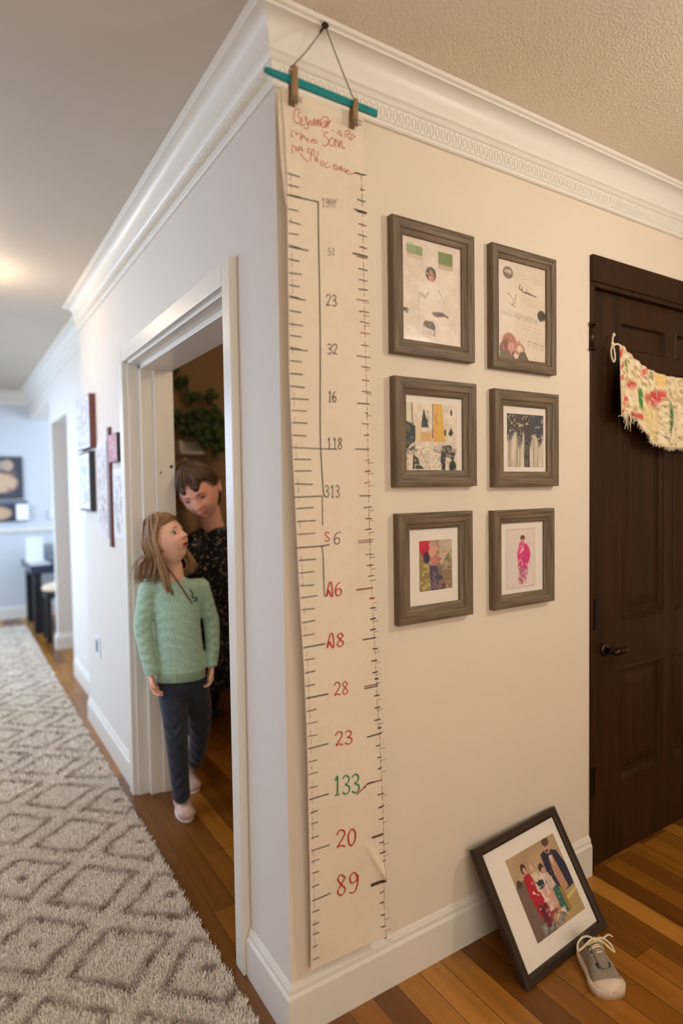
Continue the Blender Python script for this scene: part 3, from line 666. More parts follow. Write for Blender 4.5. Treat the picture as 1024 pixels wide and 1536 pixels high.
# second, slightly curled sheet peeping out behind the left edge near the top
mb = MB(); g = []
for i in range(25):
    z = 2.222-.24*i/24; u = i/24
    x0 = chart_hit(*[np.interp(u, [0, 1], [418, 430]), np.interp(u, [0, 1], [134, 270])])[0]-.002
    g.append([(x0-.15-.002*math.sin(u*math.pi), chart_y(x0, z)+.033+.004*math.sin(u*math.pi), z-.16), (x0-.15+.03, chart_y(x0, z)+.0325, z-.16)])
idx = [[mb.V(p) for p in r] for r in g]
for a, b in zip(idx, idx[1:]): mb.F(a[0], a[1], b[1], b[0])
bk = mb.build('backing_sheet', M['paper'], chart)
so = bk.modifiers.new('thickness', 'SOLIDIFY'); so.thickness = .0008
INK = {'black': MB(), 'red': MB(), 'green': MB(), 'rb': MB()}
def stroke(ink, pts, w=1.3, world=False):
    """a marker stroke: pixel polyline (or x,z on the sheet) laid on the paper as a ribbon"""
    P = []
    q = pts if world else [(chart_hit(*p)[0], chart_hit(*p)[2]) for p in pts]
    for (a, b) in zip(q, q[1:]):
        n = max(1, int(math.hypot(b[0]-a[0], b[1]-a[1])/.006))
        for k in range(n): P.append((a[0]+(b[0]-a[0])*k/n, a[1]+(b[1]-a[1])*k/n))
    P.append(q[-1]); mbk = INK[ink]; hw = w*.00098; L = []; n = len(P)
    for i in range(n):
        a = P[max(0, i-1)]; b = P[min(n-1, i+1)]; dx, dz = b[0]-a[0], b[1]-a[1]; l = math.hypot(dx, dz)+1e-9
        nx, nz_ = -dz/l*hw, dx/l*hw; x, z = P[i]; y = chart_y(x, z)-.0013
        L.append((mbk.V((x-nx-.15, y+.03, z-nz_-.16)), mbk.V((x+nx-.15, y+.03, z+nz_-.16))))
    for a, b in zip(L, L[1:]): mbk.F(a[0], a[1], b[1], b[0])
def smoothp(pts, n=4):
    if len(pts) < 3: return pts
    P = [pts[0]]+list(pts)+[pts[-1]]; out = []
    for i in range(1, len(P)-2):
        p0, p1, p2, p3 = [np.array(P[k], float) for k in (i-1, i, i+1, i+2)]
        for k in range(n):
            t_ = k/n; out.append(tuple(.5*((2*p1)+(-p0+p2)*t_+(2*p0-5*p1+4*p2-p3)*t_*t_+(-p0+3*p1-3*p2+p3)*t_**3)))
    out.append(tuple(P[-1])); return out
# left-hand ticks (height in the photograph's rows, length in metres)
LT = [(260, .030), (277, .028), (313, .026), (332, .032), (350, .026), (370, .050), (389, .026), (409, .032), (427, .026), (446, .042), (466, .030), (485, .034), (503, .030), (523, .046), (541, .030), (560, .032), (579, .036),
      (597, .046), (615, .040), (634, .040), (653, .036), (689, .046), (707, .046), (726, .048), (763, .046), (782, .050), (801, .048), (840, .046), (859, .040), (879, .038), (897, .046), (915, .036), (934, .036), (953, .032),
      (971, .060), (989.5, .030), (1009, .028), (1029, .026), (1047, .062), (1067, .026), (1085, .028), (1104, .026), (1122, .056), (1142, .024), (1161, .024), (1182.5, .024), (1199, .054), (1220, .020), (1237, .020), (1258, .022), (1277.5, .052),
      (1294, .022), (1311, .020), (1332, .020), (1352, .052), (1369.5, .020), (1388, .018), (1404, .018), (1422, .014), (1441, .018)]
lx = lambda y: np.interp(y, [q[1] for q in lft], [q[0] for q in lft])
for y, L in LT:
    a = chart_hit(lx(y)+1.0, y); off = 0 if y < 560 else (.0 if y < 1200 else .003)
    w = 1.5 if L > .045 and y > 900 else 1.15
    stroke('black' if y > 400 or L > .03 else 'black', [(a[0]+off, a[2]+random.uniform(-.001, .001)), (a[0]+off+L, a[2]+random.uniform(-.0015, .0015))], w*random.uniform(.85, 1.15), True)
    if y in (370, 446, 523): stroke('black', [(a[0], a[2]+.004), (a[0]+L*.6, a[2]+.0015)], .8, True)
# faint guide line near the left edge
for i in range(90):
    if random.random() < .62:
        y0 = 262+i*13; stroke('black', [(lx(y0)+5.5+2*math.sin(i*.09)*0, y0), (lx(y0+9)+5.5, y0+9)], .35)
# right-hand guide and ticks
rxp = ([262, 450, 720, 867, 1050, 1100, 1290, 1402], [541, 545.5, 553, 557, 565, 568.5, 573.5, 575])
rx = lambda y: np.interp(y, *rxp)
y = 262
while y < 1400:
    L = random.uniform(5, 12); stroke('rb' if random.random() < .6 else 'black', [(rx(y)+random.uniform(-.3, .3), y), (rx(y+L), y+L)], .55); y += L+random.uniform(1, 5)
RT = [(285, 3, 5), (302, 9, 6), (338, 8, 7), (354, 9, 7), (372, 7, 7), (405, 10, 7), (421, 10, 7), (435, 10, 7), (451, 14, 8), (468, 10, 8), (484, 9, 9), (518.5, 8, 6), (551, 9, 8), (571, 8, 6), (588, 9, 8), (620, 4, 2), (636, 11, 3),
      (653, 7, 3), (690, 6, 3), (707, 7, 4), (724, 8, 3), (761, 10, 6), (778, 7, 5), (794, 8, 4), (831.6, 9, 7), (848, 7, 6), (864, 6, 6), (897.5, 5, 5), (912, 5, 6), (928, 6, 5), (944, 7, 4), (973, 4, 6), (990.5, 8, 4), (1008, 7, 4), (1018, 3, 5),
      (1043, 5, 5), (1061, 6, 5), (1079, 9, 4), (1091.5, 3, 4), (1117, 8, 0), (1135, 6, 2), (1151, 6, 1), (1189, 9, 4), (1208, 8, 3), (1225.5, 8, 1), (1260.6, 8, 0), (1276, 8, 4), (1288, 3, 3), (1335.4, 9, 0), (1351, 8, 0), (1369.6, 7, 0), (1386, 8, 0), (1402, 4, 1)]
def hseg(ink, px, py, l, r, w, dz=0.0):
    a = chart_hit(px, py); s_ = .00165*(1.0 if py < 900 else .98)
    stroke(ink, [(a[0]-l*s_, a[2]-dz), (a[0]+r*s_, a[2]+dz)], w, True)
for (y, l, r) in RT:
    hseg('rb' if random.random() < .35 and y < 900 else 'black', rx(y), y, l, r, random.uniform(.9, 1.4) if y < 880 else random.uniform(1.4, 2.1), random.uniform(-.0008, .001))
    if random.random() < .8 and y > 440: hseg(random.choice(['rb', 'red', 'black']), rx(y)+2, y+random.uniform(3, 7), 3, 7, .6)
for (y, l, r, w, ink) in [(262, 9, 5, 1.3, 'black'), (318, 15, 8, 1.5, 'black'), (320, 10, 7, 1.2, 'black'), (384, 19, 8, 1.7, 'black'), (387, 12, 7, 1.2, 'rb'), (500, 9, 9, 1.2, 'red'), (535.6, 17, 9, 1.1, 'black'), (606, 18, 5, 1.4, 'black'), (674, 23, 2, 1.2, 'black'),
                          (743.5, 17, 4, 1.3, 'black'), (810, 22, 7, 1.0, 'rb'), (813, 22, 6, 1.0, 'rb'), (882, 29, 3, 1.7, 'rb'), (956.6, 22, 4, 1.6, 'black'), (1026, 23, 4, 1.4, 'rb'), (1029, 23, 3, 1.4, 'black'), (1100, 25, 4, 1.7, 'black'), (1248, 23, 0, 1.6, 'black'), (1250, 20, -2, 1.1, 'black'), (1318, 25, 1, 2.2, 'black'), (1320.5, 25, 0, 1.6, 'black')]:
    hseg(ink, rx(y), y, l, r, w)
stroke('rb', [(533, 1191), (541, 1183), (549, 1175), (571, 1168.5)], 1.6); stroke('black', [(545, 1181), (549, 1174), (560, 1171)], 1.4)
# bracket lines
B = 'black'
stroke(B, [(430, 292), (440, 295), (476.5, 303.5)], 1.35); stroke(B, [(430, 292), (450, 296)], 1.0); stroke(B, smoothp([(476.5, 303.5), (477.2, 360), (478.6, 440), (480, 540), (481, 650), (482.5, 690), (485, 733), (487, 744), (490, 744.5)]), 1.35)
stroke(B, [(437, 671), (481, 673), (506, 673.5)], 1.0); stroke(B, [(440, 746), (484, 744)], 1.3); stroke(B, [(483.6, 745), (483.6, 788)], 1.1)
stroke(B, [(443, 822), (482, 819), (494, 817)], 1.4); stroke(B, smoothp([(482.5, 819), (484, 833), (485, 865), (486, 890), (487, 894), (490, 894)]), 1.1)
stroke('redbrown' if False else 'rb', [(436, 671), (441, 671)], .6)
# hand drawn digits, unit boxes with y down
DG = {'1': [[(.35, .22), (.6, 0), (.6, 1)], [(.3, 1), (.85, .98)]], '2': [[(.05, .25), (.3, 0), (.75, .05), (.85, .3), (.5, .65), (.1, 1), (.45, .9), (.95, 1)]],
      '3': [[(.1, .15), (.45, 0), (.85, .15), (.75, .38), (.4, .48), (.85, .6), (.9, .85), (.5, 1), (.08, .88)]], '6': [[(.75, .02), (.3, .2), (.1, .65), (.35, 1), (.8, .9), (.85, .6), (.5, .48), (.15, .68)]],
      '8': [[(.75, .15), (.45, 0), (.15, .18), (.45, .46), (.85, .75), (.5, 1), (.12, .8), (.5, .46), (.8, .2), (.75, .12)]], '9': [[(.85, .25), (.55, 0), (.15, .2), (.3, .5), (.75, .42), (.88, .15), (.85, .6), (.6, .95), (.1, .95)]],
      '0': [[(.55, 0), (.15, .3), (.2, .8), (.5, 1), (.85, .7), (.85, .25), (.55, 0)]], 'A': [[(.05, 1), (.45, .0), (.75, .1), (.85, 1), (.6, .9), (.35, .55), (.2, .85), (.1, 1)]],
      'H': [[(.15, 0), (.15, 1)], [(.15, .5), (.8, .5)], [(.8, 0), (.8, 1)]], 'Y': [[(.1, 0), (.35, .5), (.85, 0)], [(.35, .5), (.3, 1)]], '5': [[(.8, 0), (.2, .05), (.2, .45), (.8, .5), (.8, .95), (.1, 1)]], 'S': [[(.85, .12), (.5, 0), (.15, .2), (.5, .5), (.9, .75), (.5, 1), (.1, .85)]],
      '\'': [[(.3, 0), (.6, .1), (.35, .2)]]}
def text(ink, s_, x0, y0, x1, y1, w, slope=0.0, dbl=0):
    n = len(s_); cw = (x1-x0)/n
    for i, ch in enumerate(s_):
        for st in DG.get(ch, []):
            pts = [(x0+cw*i+cw*.88*u, y0+(y1-y0)*v+slope*(i*cw+cw*u)) for u, v in st]
            stroke(ink, smoothp(pts), w)
            if dbl: stroke(ink, smoothp([(p[0]+dbl, p[1]-dbl*.6) for p in pts]), w*.7)
text(B, '19HY', 481, 298, 505, 311, .55, .05); text(B, '51', 491, 373, 502, 383, .6); text(B, '23', 488, 442, 505, 459, 1.0, .06); text(B, '32', 490, 516, 506, 531, 1.0, .04); text(B, '16', 491, 587, 505, 603, 1.1)
text(B, '118', 490, 657, 515, 674, 1.0); text(B, '313', 487, 728, 511, 746, 1.0); text('red', 'S', 486, 798, 496, 812, 1.2); text(B, '6', 500, 798, 512, 816, 1.1); text(B, '\'', 508, 797, 513, 812, .8)
text('red', 'A6', 488, 875, 514, 895, 1.4, -.08, .8); text('red', 'A8', 489, 952, 518, 972, 1.4, -.1, .8); text('red', '28', 500, 1024, 524, 1043, 1.4, -.1); text('red', '23', 501, 1098, 529, 1118, 1.5, -.12, .7)
text('green', '133', 497, 1165, 539, 1193, 1.7, -.13, .9); text('red', '20', 504, 1246, 535, 1272, 1.6, -.16, .9); text('red', '89', 504, 1314, 540, 1345, 1.6, -.2, .9)
# handwriting at the head of the sheet (traced strokes; 6.4 x enlarged rows and columns)
HW = [[(250, 300), (210, 285), (190, 340), (195, 400), (222, 425), (250, 400), (268, 370)], [(245, 310), (228, 350), (270, 400), (248, 440), (300, 438)], [(285, 468), (318, 474), (330, 430), (300, 352), (310, 420), (335, 440)],
      [(330, 440), (350, 395), (362, 450), (385, 372), (385, 450), (410, 382), (410, 455), (430, 382), (440, 455), (452, 382), (490, 360), (520, 380), (480, 460), (450, 440), (500, 400), (490, 465), (530, 402), (542, 402), (520, 430), (515, 470)],
      [(455, 488), (460, 498)], [(552, 488), (572, 496)], [(610, 522), (630, 490), (652, 545), (615, 520)], [(680, 555), (690, 495), (720, 490), (730, 520), (700, 532), (740, 580), (772, 545), (782, 545), (750, 520), (735, 570)],
      [(192, 492), (165, 500), (172, 550), (186, 545)], [(200, 498), (215, 528), (232, 515)], [(240, 520), (262, 530), (255, 592), (262, 540), (290, 545), (262, 560)], [(298, 548), (302, 580), (325, 575)], [(326, 556), (320, 612)], [(345, 607), (370, 580), (380, 612), (410, 600), (370, 570)],
      [(520, 515), (490, 510), (475, 540), (500, 560), (520, 585), (510, 630), (475, 640), (465, 620)], [(550, 560), (527, 600), (545, 640), (573, 625), (575, 580), (550, 560)], [(585, 655), (590, 570), (622, 655), (622, 580)], [(622, 655), (645, 585), (652, 660)], [(660, 645), (668, 665), (682, 655)],
      [(180, 715), (175, 640), (202, 645), (212, 690)], [(215, 650), (240, 692), (240, 640), (272, 692), (265, 645)], [(350, 672), (325, 665), (322, 700), (345, 702)], [(352, 720), (375, 670), (392, 716)], [(415, 685), (422, 720), (400, 752)], [(255, 710), (285, 755), (322, 788)],
      [(350, 785), (352, 722), (372, 722), (402, 792)], [(400, 792), (412, 755), (420, 802)], [(458, 785), (440, 808), (460, 832), (476, 806), (458, 785)], [(512, 800), (482, 830), (508, 850), (535, 832)], [(560, 820), (590, 825), (562, 850), (596, 872)], [(600, 820), (606, 872), (625, 840), (636, 876), (640, 830), (650, 880), (672, 850), (676, 892), (700, 870), (690, 897)],
      [(725, 880), (702, 872), (700, 905), (742, 905), (772, 895)]]
for s_ in HW: stroke('red', smoothp([(410+a/6.4, 120+b/6.4) for a, b in s_]), .66)
stroke(B, [(530, 260), (538, 261.5), (549, 263)], 1.3)
for k_, ink in enumerate(('black', 'red', 'green', 'rb')):      # the drawing is surface pattern of the sheet: same mesh, own material slots
    base_ = len(paper_mb.v); paper_mb.v += INK[ink].v; paper_mb.cur = k_+1
    for f_ in INK[ink].f: paper_mb.F(*[q_+base_ for q_ in f_])
paper_mb.build('paper', [M['paper'], M['blackink'], M['redink'], M['greenink'], M['redbrown']], chart)

# teal rod, clothespins, cord and nail
RY = -0.094
a = at_y(396, 104, RY); b = at_y(565, 171, RY)
mb = MB(); R_ = []
for k, (u, h) in enumerate([(0, .0035), (.01, .005), (.06, .0068), (.25, .0088), (.6, .0085), (.99, .0080), (1, .0076)]):
    c = a+(b-a)*u; R_.append([(c[0], c[1]-.004, c[2]-h), (c[0], c[1]+.004, c[2]-h), (c[0], c[1]+.004, c[2]+h), (c[0], c[1]-.004, c[2]+h)])
mb.rings(R_); rod = mb.build('hanging_rod', M['teal'], bevel=.0012); tag(rod, 'flat teal rod holding the top edge of the growth chart', 'rod')
def clothespin(px, py0, py1, label, w=.0085):
    p0 = at_y(px, py0, RY-.012); p1 = at_y(px, py1, RY-.012); zt, zb_ = p0[2], p1[2]; x = (p0[0]+p1[0])/2; dx = p1[0]-p0[0]
    t = thing('clothespin', label, 'clothespin', (x, RY-.006, zb_), 'wooden clothespins on the teal rod'); H = zt-zb_
    for s_ in (-1, 1):
        mb = MB(); Rr = []
        yo = -.009 if s_ < 0 else .0165
        for u, th, yy in ((0, .0028, .000), (.25, .0045, .0008), (.5, .005, .0002), (.8, .0045, .0016), (.95, .0035, .0034), (1, .0015, .0042)):
            y = yo - s_*(-yy); ww = w/2*(1 if u < .8 else .8 if u < 1 else .3)
            c = -dx/2*(2*u-1)
            yy_ = (-.0012-yy) if s_ < 0 else (.0120+yy*.3)
            Rr.append([(c-ww, yy_-th/2, H*u), (c+ww, yy_-th/2, H*u), (c+ww, yy_+th/2, H*u), (c-ww, yy_+th/2, H*u)])
        mb.rings(Rr); mb.build('wooden_half', M['pin'], t, bevel=.0008)
    sp = MB(); pts = [(-w*.62, -.012+.0015*math.cos(q), H*.12+.004*math.sin(q)) for q in np.linspace(0, 6, 10)]
    for k in (-.6, -.2, .2, .6): sp.tube([(k*w+.0*q, -.0105+.0045*math.cos(q), H*.06+.0055*math.sin(q)) for q in np.linspace(0, 6.0, 12)], .0008, 5)
    sp.build('spring', M['steel'], t, True); return t
clothespin(443, 97, 153, 'wooden clothespin on the teal rod nearest the wall corner', .0165)
clothespin(534, 147, 187, 'wooden clothespin on the teal rod nearest the pictures', .0145)
NP = at_y(484, 43, -0.062)
mb = MB(); mb.tube([NP+np.array([0, .03, .0]), NP+np.array([0, -.012, 0])], .0028, 10); mb.ell(NP+np.array([0, -.013, 0]), (.0085, .004, .007))
tag(mb.build('nail', M['bronze'], smooth=True), 'dark nail in the crown moulding above the growth chart', 'nail')
mb = MB(); q0 = NP+np.array([0, -.010, .001]); ql = at_y(437, 100, RY-.004); qr = at_y(531, 150, RY-.004); qll = at_y(434, 108, RY-.002)
for q in (ql, qr):
    mb.tube([q0+(q-q0)*u+np.array([0, 0, -.006*math.sin(u*math.pi)*(1 if q is ql else .6)]) for u in np.linspace(0, 1, 14)], .0013, 6)
mb.tube([q0+np.array([.0075*math.cos(u), 0.001, .006*math.sin(u)]) for u in np.linspace(0, 6.28, 14)], .0013, 6)
for q in (ql, qr): mb.tube([q+np.array([0, .0075*math.cos(u)+.004, -.011+.013*math.sin(u)]) for u in np.linspace(0, 6.28, 14)], .0012, 6)
tag(mb.build('twine_hanger', M['cord'], smooth=True), 'thin brown twine looped over the nail and tied to the teal rod', 'twine')

# ------------------------------------------------------------------ fused bodies
def fuse(mb, voxel, smooth=3, fac=0.5):
    """union of the builder's solids as one continuous skin: returns (verts, faces)"""
    me = bpy.data.meshes.new('tmp'); me.from_pydata(mb.v, [], mb.f); me.update()
    bm = bmesh.new(); bm.from_mesh(me); bmesh.ops.recalc_face_normals(bm, faces=bm.faces); bm.to_mesh(me); bm.free()
    o = bpy.data.objects.new('tmp', me); COL.objects.link(o)
    r = o.modifiers.new('r', 'REMESH'); r.mode = 'VOXEL'; r.voxel_size = voxel; r.adaptivity = 0
    if smooth:
        q = o.modifiers.new('s', 'SMOOTH'); q.factor = fac; q.iterations = smooth
    dg = bpy.context.evaluated_depsgraph_get(); ev = o.evaluated_get(dg); m2 = bpy.data.meshes.new_from_object(ev)
    v = np.zeros(len(m2.vertices)*3); m2.vertices.foreach_get('co', v); v = v.reshape(-1, 3)
    f = [tuple(p.vertices) for p in m2.polygons]
    bpy.data.objects.remove(o); bpy.data.meshes.remove(m2); bpy.data.meshes.remove(me)
    return v, f
def mesh_from(name, parts, mat, parent, origin, label=None):
    V_, F_ = [], []; n = 0
    for v, f in parts:
        V_.append(v); F_ += [tuple(i+n for i in q) for q in f]; n += len(v)
    v = np.concatenate(V_)-np.array(origin)
    me = bpy.data.meshes.new(name); me.from_pydata(v.tolist(), [], F_); me.polygons.foreach_set('use_smooth', [True]*len(me.polygons)); me.materials.append(mat)
    o = bpy.data.objects.new(name, me); COL.objects.link(o); o.parent = parent
    if label: o['label'] = label
    return o
class Head:
    def __init__(s, c, f, u, H, R3):
        """R3: 3x3 local->world; f, u in local axes (image right, away, up)"""
        f = np.array(f, float); u = np.array(u, float); f /= np.linalg.norm(f); u -= f*(u@f); u /= np.linalg.norm(u)
        s.f = R3@f; s.u = R3@u; s.a = np.cross(s.f, s.u); s.c = np.array(c, float); s.k = H/.21
    def P(s, a, b, c): return s.c+s.k*(s.a*a+s.f*b+s.u*c)
    def sculpt(s, x, y, z):
        X = x*.071; Y = y*.089; Z = z*.105
        if z < 0:
            X *= 1-.34*(-z)**1.6
            if y < 0: Y *= 1-.42*(-z)
        if y > 0:
            g = lambda cx, cz, wx, wz: math.exp(-((x-cx)/wx)**2-((z-cz)/wz)**2)
            w = min(1, y*2.5)
            t = min(1, max(0, (.16-z)/.36)) if z > -.2 else max(0, 1-(-.2-z)/.10)
            Y += w*(.021*t*math.exp(-(x/.15)**2)+.006*math.exp(-((abs(x)-.15)/.1)**2-((z+.17)/.08)**2))
            for sg in (-1, 1):
                Y -= w*.0105*g(sg*.40, .06, .20, .13); Y += w*.005*g(sg*.52, -.28, .22, .2); Y += w*.0035*g(sg*.36, .24, .3, .07)
            Y += w*(.0055*g(0, -.43, .24, .045)+.006*g(0, -.53, .20, .045)-.004*g(0, -.64, .3, .05)+.008*g(0, -.82, .26, .14))
            Y -= w*.006*g(0, -.48, .26, .02)
        return X, Y, Z
    def skull(s, mb, nu=88, nv=64):
        rg = []
        for j in range(1, nv):
            th = math.pi*j/nv; row = []
            for k in range(nu):
                ph = 2*math.pi*k/nu; row.append(s.P(*s.sculpt(math.sin(th)*math.cos(ph), math.sin(th)*math.sin(ph), math.cos(th))))
            rg.append(row)
        idx = mb.rings(rg, True, False); t = mb.V(s.P(0, 0, .105)); b = mb.V(s.P(*s.sculpt(0, 0, -1)))
        for k in range(nu): mb.F(t, idx[0][(k+1) % nu], idx[0][k]); mb.F(b, idx[-1][k], idx[-1][(k+1) % nu])
        B3 = np.stack([s.a, s.f, s.u], 1)
        for sg in (-1, 1):
            mb.ell(s.P(sg*.074, -.006, -.008), (.008*s.k, .017*s.k, .027*s.k), B3); mb.ell(s.P(sg*.078, -.012, .002), (.006*s.k, .012*s.k, .019*s.k), B3)
    def cap(s, mb, line, up=1.09, nu=96, nv=72, low=-.55):
        """hair shell over the skull; line(x, z) > 0 means bare skin in front"""
        rg = []
        for j in range(1, nv):
            th = math.pi*j/nv; row = []
            for k in range(nu):
                ph = 2*math.pi*k/nu; x, y, z = math.sin(th)*math.cos(ph), math.sin(th)*math.sin(ph), math.cos(th)
                bare = min(1, max(0, line(x, y, z)/.10)); n_ = .012*math.sin(ph*31+3*math.sin(z*5))+.008*math.sin(ph*57+z*6)
                q = up+n_; q = q*(1-bare)+.90*bare
                X, Y, Z = x*.071*q, y*.089*q, z*.105*q
                if z < 0: X *= 1-.2*(-z)**1.6
                row.append(s.P(X, Y, Z))
            rg.append(row)
        idx = mb.rings(rg, True, False); t = mb.V(s.P(0, 0, .105*up)); b = mb.V(s.P(0, 0, -.105*.9))
        for k in range(nu): mb.F(t, idx[0][(k+1) % nu], idx[0][k]); mb.F(b, idx[-1][k], idx[-1][(k+1) % nu])
    def eyes(s, parent, origin, close=0.0):
        for sg in (-1, 1):
            mb = MB(); B3 = np.stack([s.a, s.f, s.u], 1); c = s.P(sg*.0285, .0690, .0065)
            mb.ell(c, (.0115*s.k, .0105*s.k, .0075*s.k*(1-close)), B3); o = mb.off(origin).build('eye', M['eyewhite'], parent, True)
            mb = MB(); mb.ell(s.P(sg*.0285, .0775, .0065), (.0062*s.k, .0028*s.k, .0062*s.k*(1-close)), B3); i_ = mb.off(origin).build('iris', M['iris'], o, True)
            mb = MB(); mb.tube([s.P(sg*(.0285+dx), .0765-abs(dx)*.35+.0006, .0065+.0078*(1-close)-dx*dx*28) for dx in np.linspace(-.012, .012, 9)], [.0006*s.k]+[.0016*s.k]*7+[.0006*s.k], 6)
            mb.off(origin).build('eyelashes', M['brow2'], parent, True)
    def brows(s, mat, parent, origin):
        for sg in (-1, 1):
            mb = MB(); mb.tube([s.P(sg*(.012+.006*k), .0868-.0018*k-.0005*k*k, .0255+.0012*k-.0003*k*k) for k in range(6)], [.0012*s.k, .0022*s.k, .0024*s.k, .0021*s.k, .0016*s.k, .0008*s.k], 6)
            mb.off(origin).build('eyebrow', mat, parent, True)
def _off(s, o): s.v = [(v[0]-o[0], v[1]-o[1], v[2]-o[2]) for v in s.v]; return s
MB.off = _off
def hand(mb, wrist, d, n, th, L, curl=.5, r=None):
    """d: pointing direction, n: palm normal (fingers curl this way), th: thumb side"""
    d = np.array(d, float); d /= np.linalg.norm(d); n = np.array(n, float); n -= d*(n@d); n /= np.linalg.norm(n); th = np.array(th, float); th -= d*(th@d)+n*(th@n); th /= np.linalg.norm(th)
    r = r or L*.052; w = np.array(wrist, float)
    base = []
    for k in range(4):
        o = (1.5-k)*L*.118
        k0 = w+d*L*.10+th*o*.55; k1 = w+d*L*(.50-.02*abs(k-1.2))+th*o
        mb.cone(k0, k1, r*1.35, r*1.22, 12); base.append(k1)
    for k, ln in enumerate((.40, .46, .43, .33)):
        p = base[k]; ang = curl*(.55+.08*k); seg = [ln*.45, ln*.32, ln*.26]; rr = [r*1.05, r*.98, r*.9, r*.78]
        spread = th*(1.5-k)*.05
        for q in range(3):
            dd = d*math.cos(ang)+n*math.sin(ang)+spread; dd /= np.linalg.norm(dd); p2 = p+dd*seg[q]*L; mb.cone(p, p2, rr[q], rr[q+1], 12); p = p2; ang += curl*.75
    p = w+d*L*.14+th*L*.16+n*L*.02; p2 = p+(d*.62+th*.62+n*.30)*L*.22; p3 = p2+(d*.85+th*.22+n*.4)*L*.19
    mb.cone(w+d*L*.08+th*L*.06, p, r*1.4, r*1.35, 12); mb.cone(p, p2, r*1.3, r*1.1, 12); mb.cone(p2, p3, r*1.1, r*.85, 12)
def strands(mb, cols, paths, r0, jitter, n_each, rs, tone=(.2, .9), sides=5):
    for (pts, w) in paths:
        for k in range(n_each):
            c = rs.uniform(*tone); off = rs.normal(0, 1, 3)*jitter; tip = rs.normal(0, 1, 3)*jitter*1.3; n = len(pts)
            P = [np.array(p)+(off*(1-i/(n-1))*.6+tip*(i/(n-1))) for i, p in enumerate(pts)]
            Q = [np.array(q) for q in smoothp3(P, 4)]; m_ = len(Q); v0 = len(mb.v)
            mb.tube(Q, [r0*w*(1-.75*(i/(m_-1))**3) for i in range(m_)], sides)
            for i in range(len(mb.v)-v0): cols.append(min(1, max(0, c+.12*math.sin((i//sides)/m_*3))))
def smoothp3(pts, n=4):
    P = [pts[0]]+list(pts)+[pts[-1]]; out = []
    for i in range(1, len(P)-2):
        p0, p1, p2, p3 = P[i-1], P[i], P[i+1], P[i+2]
        for k in range(n):
            t_ = k/n; out.append(.5*((2*p1)+(-p0+p2)*t_+(2*p0-5*p1+4*p2-p3)*t_*t_+(-p0+3*p1-3*p2+p3)*t_**3))
    out.append(P[-1]); return out
def hairobj(name, mb, cols, mat, parent, origin, label=None):
    o = mb.off(origin).build(name, mat, parent, True, label=label)
    c = np.array(cols, np.float32); setcol(o, np.stack([c, c, c], 1)); return o

def loft(mb, st, R3, n=40, p=.86):
    rg = []
    for c, rx_, ry_ in st:
        rg.append([np.array(c)+R3@np.array([rx_*np.sign(math.cos(q))*abs(math.cos(q))**p, ry_*np.sign(math.sin(q))*abs(math.sin(q))**p, 0]) for q in np.linspace(0, 2*math.pi, n, endpoint=False)])
    mb.rings(rg)
# ------------------------------------------------------------------ girl
G = np.array([.15, 1.20, 0.]); gv = np.array([G[0]-CC[0], G[1]-CC[1], 0]); gv /= np.linalg.norm(gv); gr = np.array([gv[1], -gv[0], 0])
GR3 = np.stack([gr, gv, np.array([0, 0, 1.])], 1)
def gp(px, py, d=0.0):
    r = ray(px, py); k = ((G-CC)@gv+d)/(r@gv); return CC+r*k
girl = thing('person', 'girl in a mint green sweater and dark jeans standing in the doorway, looking up', 'person', G)
hd = Head(gp(249, 811, -.01), (.73, -.56, .42), (-.36, .20, .91), .208, GR3)
mb = MB(); hd.skull(mb)
mb.chain([gp(262, 868, .0), gp(261, 850, .002), hd.P(0, -.018, -.045)], [.040, .034, .038])
hv = fuse(mb, .0026, 2)
mb = MB(); mb.chain([gp(262, 882, .012), gp(266, 920, .008), gp(270, 980, .004), gp(272, 1020, .004)], [.036, .046, .046, .046])
GLS, GLE, GLW = gp(222, 885, .0), gp(213, 940, -.015), gp(227, 1010, -.05)
GRS, GRE, GRW = gp(301, 880, .02), gp(317, 932, .03), gp(317, 998, -.01)
mb.chain([gp(262, 880, .01), GLS, GLE, GLW], [.04, .028, .024, .017]); mb.chain([gp(262, 880, .01), GRS, GRE, GRW], [.04, .028, .024, .017])
LK = [gp(256, 1025, .0), gp(265, 1105, -.055), gp(272, 1188, -.055)]; RK = [gp(291, 1022, .01), gp(300, 1092, .06), np.array([.195, 1.43, .085])]
mb.chain([gp(272, 1020, 0.004)]+LK, [.044, .044, .034, .024]); mb.chain([gp(272, 1020, 0.004)]+RK, [.044, .044, .034, .024])
bv = fuse(mb, .006, 2)
mb = MB(); mb.cone(gp(225, 1000, -.045), GLW, .019, .016)
hand(mb, GLW, gr*.10+np.array([0, 0, -1.]), gr*.8-gv*.2, -gv*.8+gr*.3, .112, .62)
lh = fuse(mb, .0018, 1)
mb = MB(); mb.cone(gp(318, 985, -.0), GRW, .019, .016)
hand(mb, GRW, -gr*.12+np.array([0, 0, -1.]), -gr*.7-gv*.25, -gv*.9-gr*.2, .112, .75)
rh = fuse(mb, .0018, 1)
mesh_from('body', [hv, bv, lh, rh], M['skin'], girl, G)
hd.eyes(girl, G); hd.brows(M['brow'], girl, G)
mb = MB(); B3 = np.stack([hd.a, hd.f, hd.u], 1)
mb.ell(hd.P(0, .0845, -.0505), (.0150*hd.k, .006*hd.k, .0062*hd.k), B3); mo = mb.off(G).build('mouth', M['mouthdark'], girl, True)
mb = MB()
for sg, zz in ((1, .0), (-1, -.0135)):
    mb.tube([hd.P(dx, .0868-abs(dx)**1.5*3.0, -.0440+zz-sg*dx*dx*20) for dx in np.linspace(-.017, .017, 9)], [.001*hd.k]+[.0026*hd.k]*7+[.001*hd.k], 7)
mb.off(G).build('lips', M['lip'], girl, True)
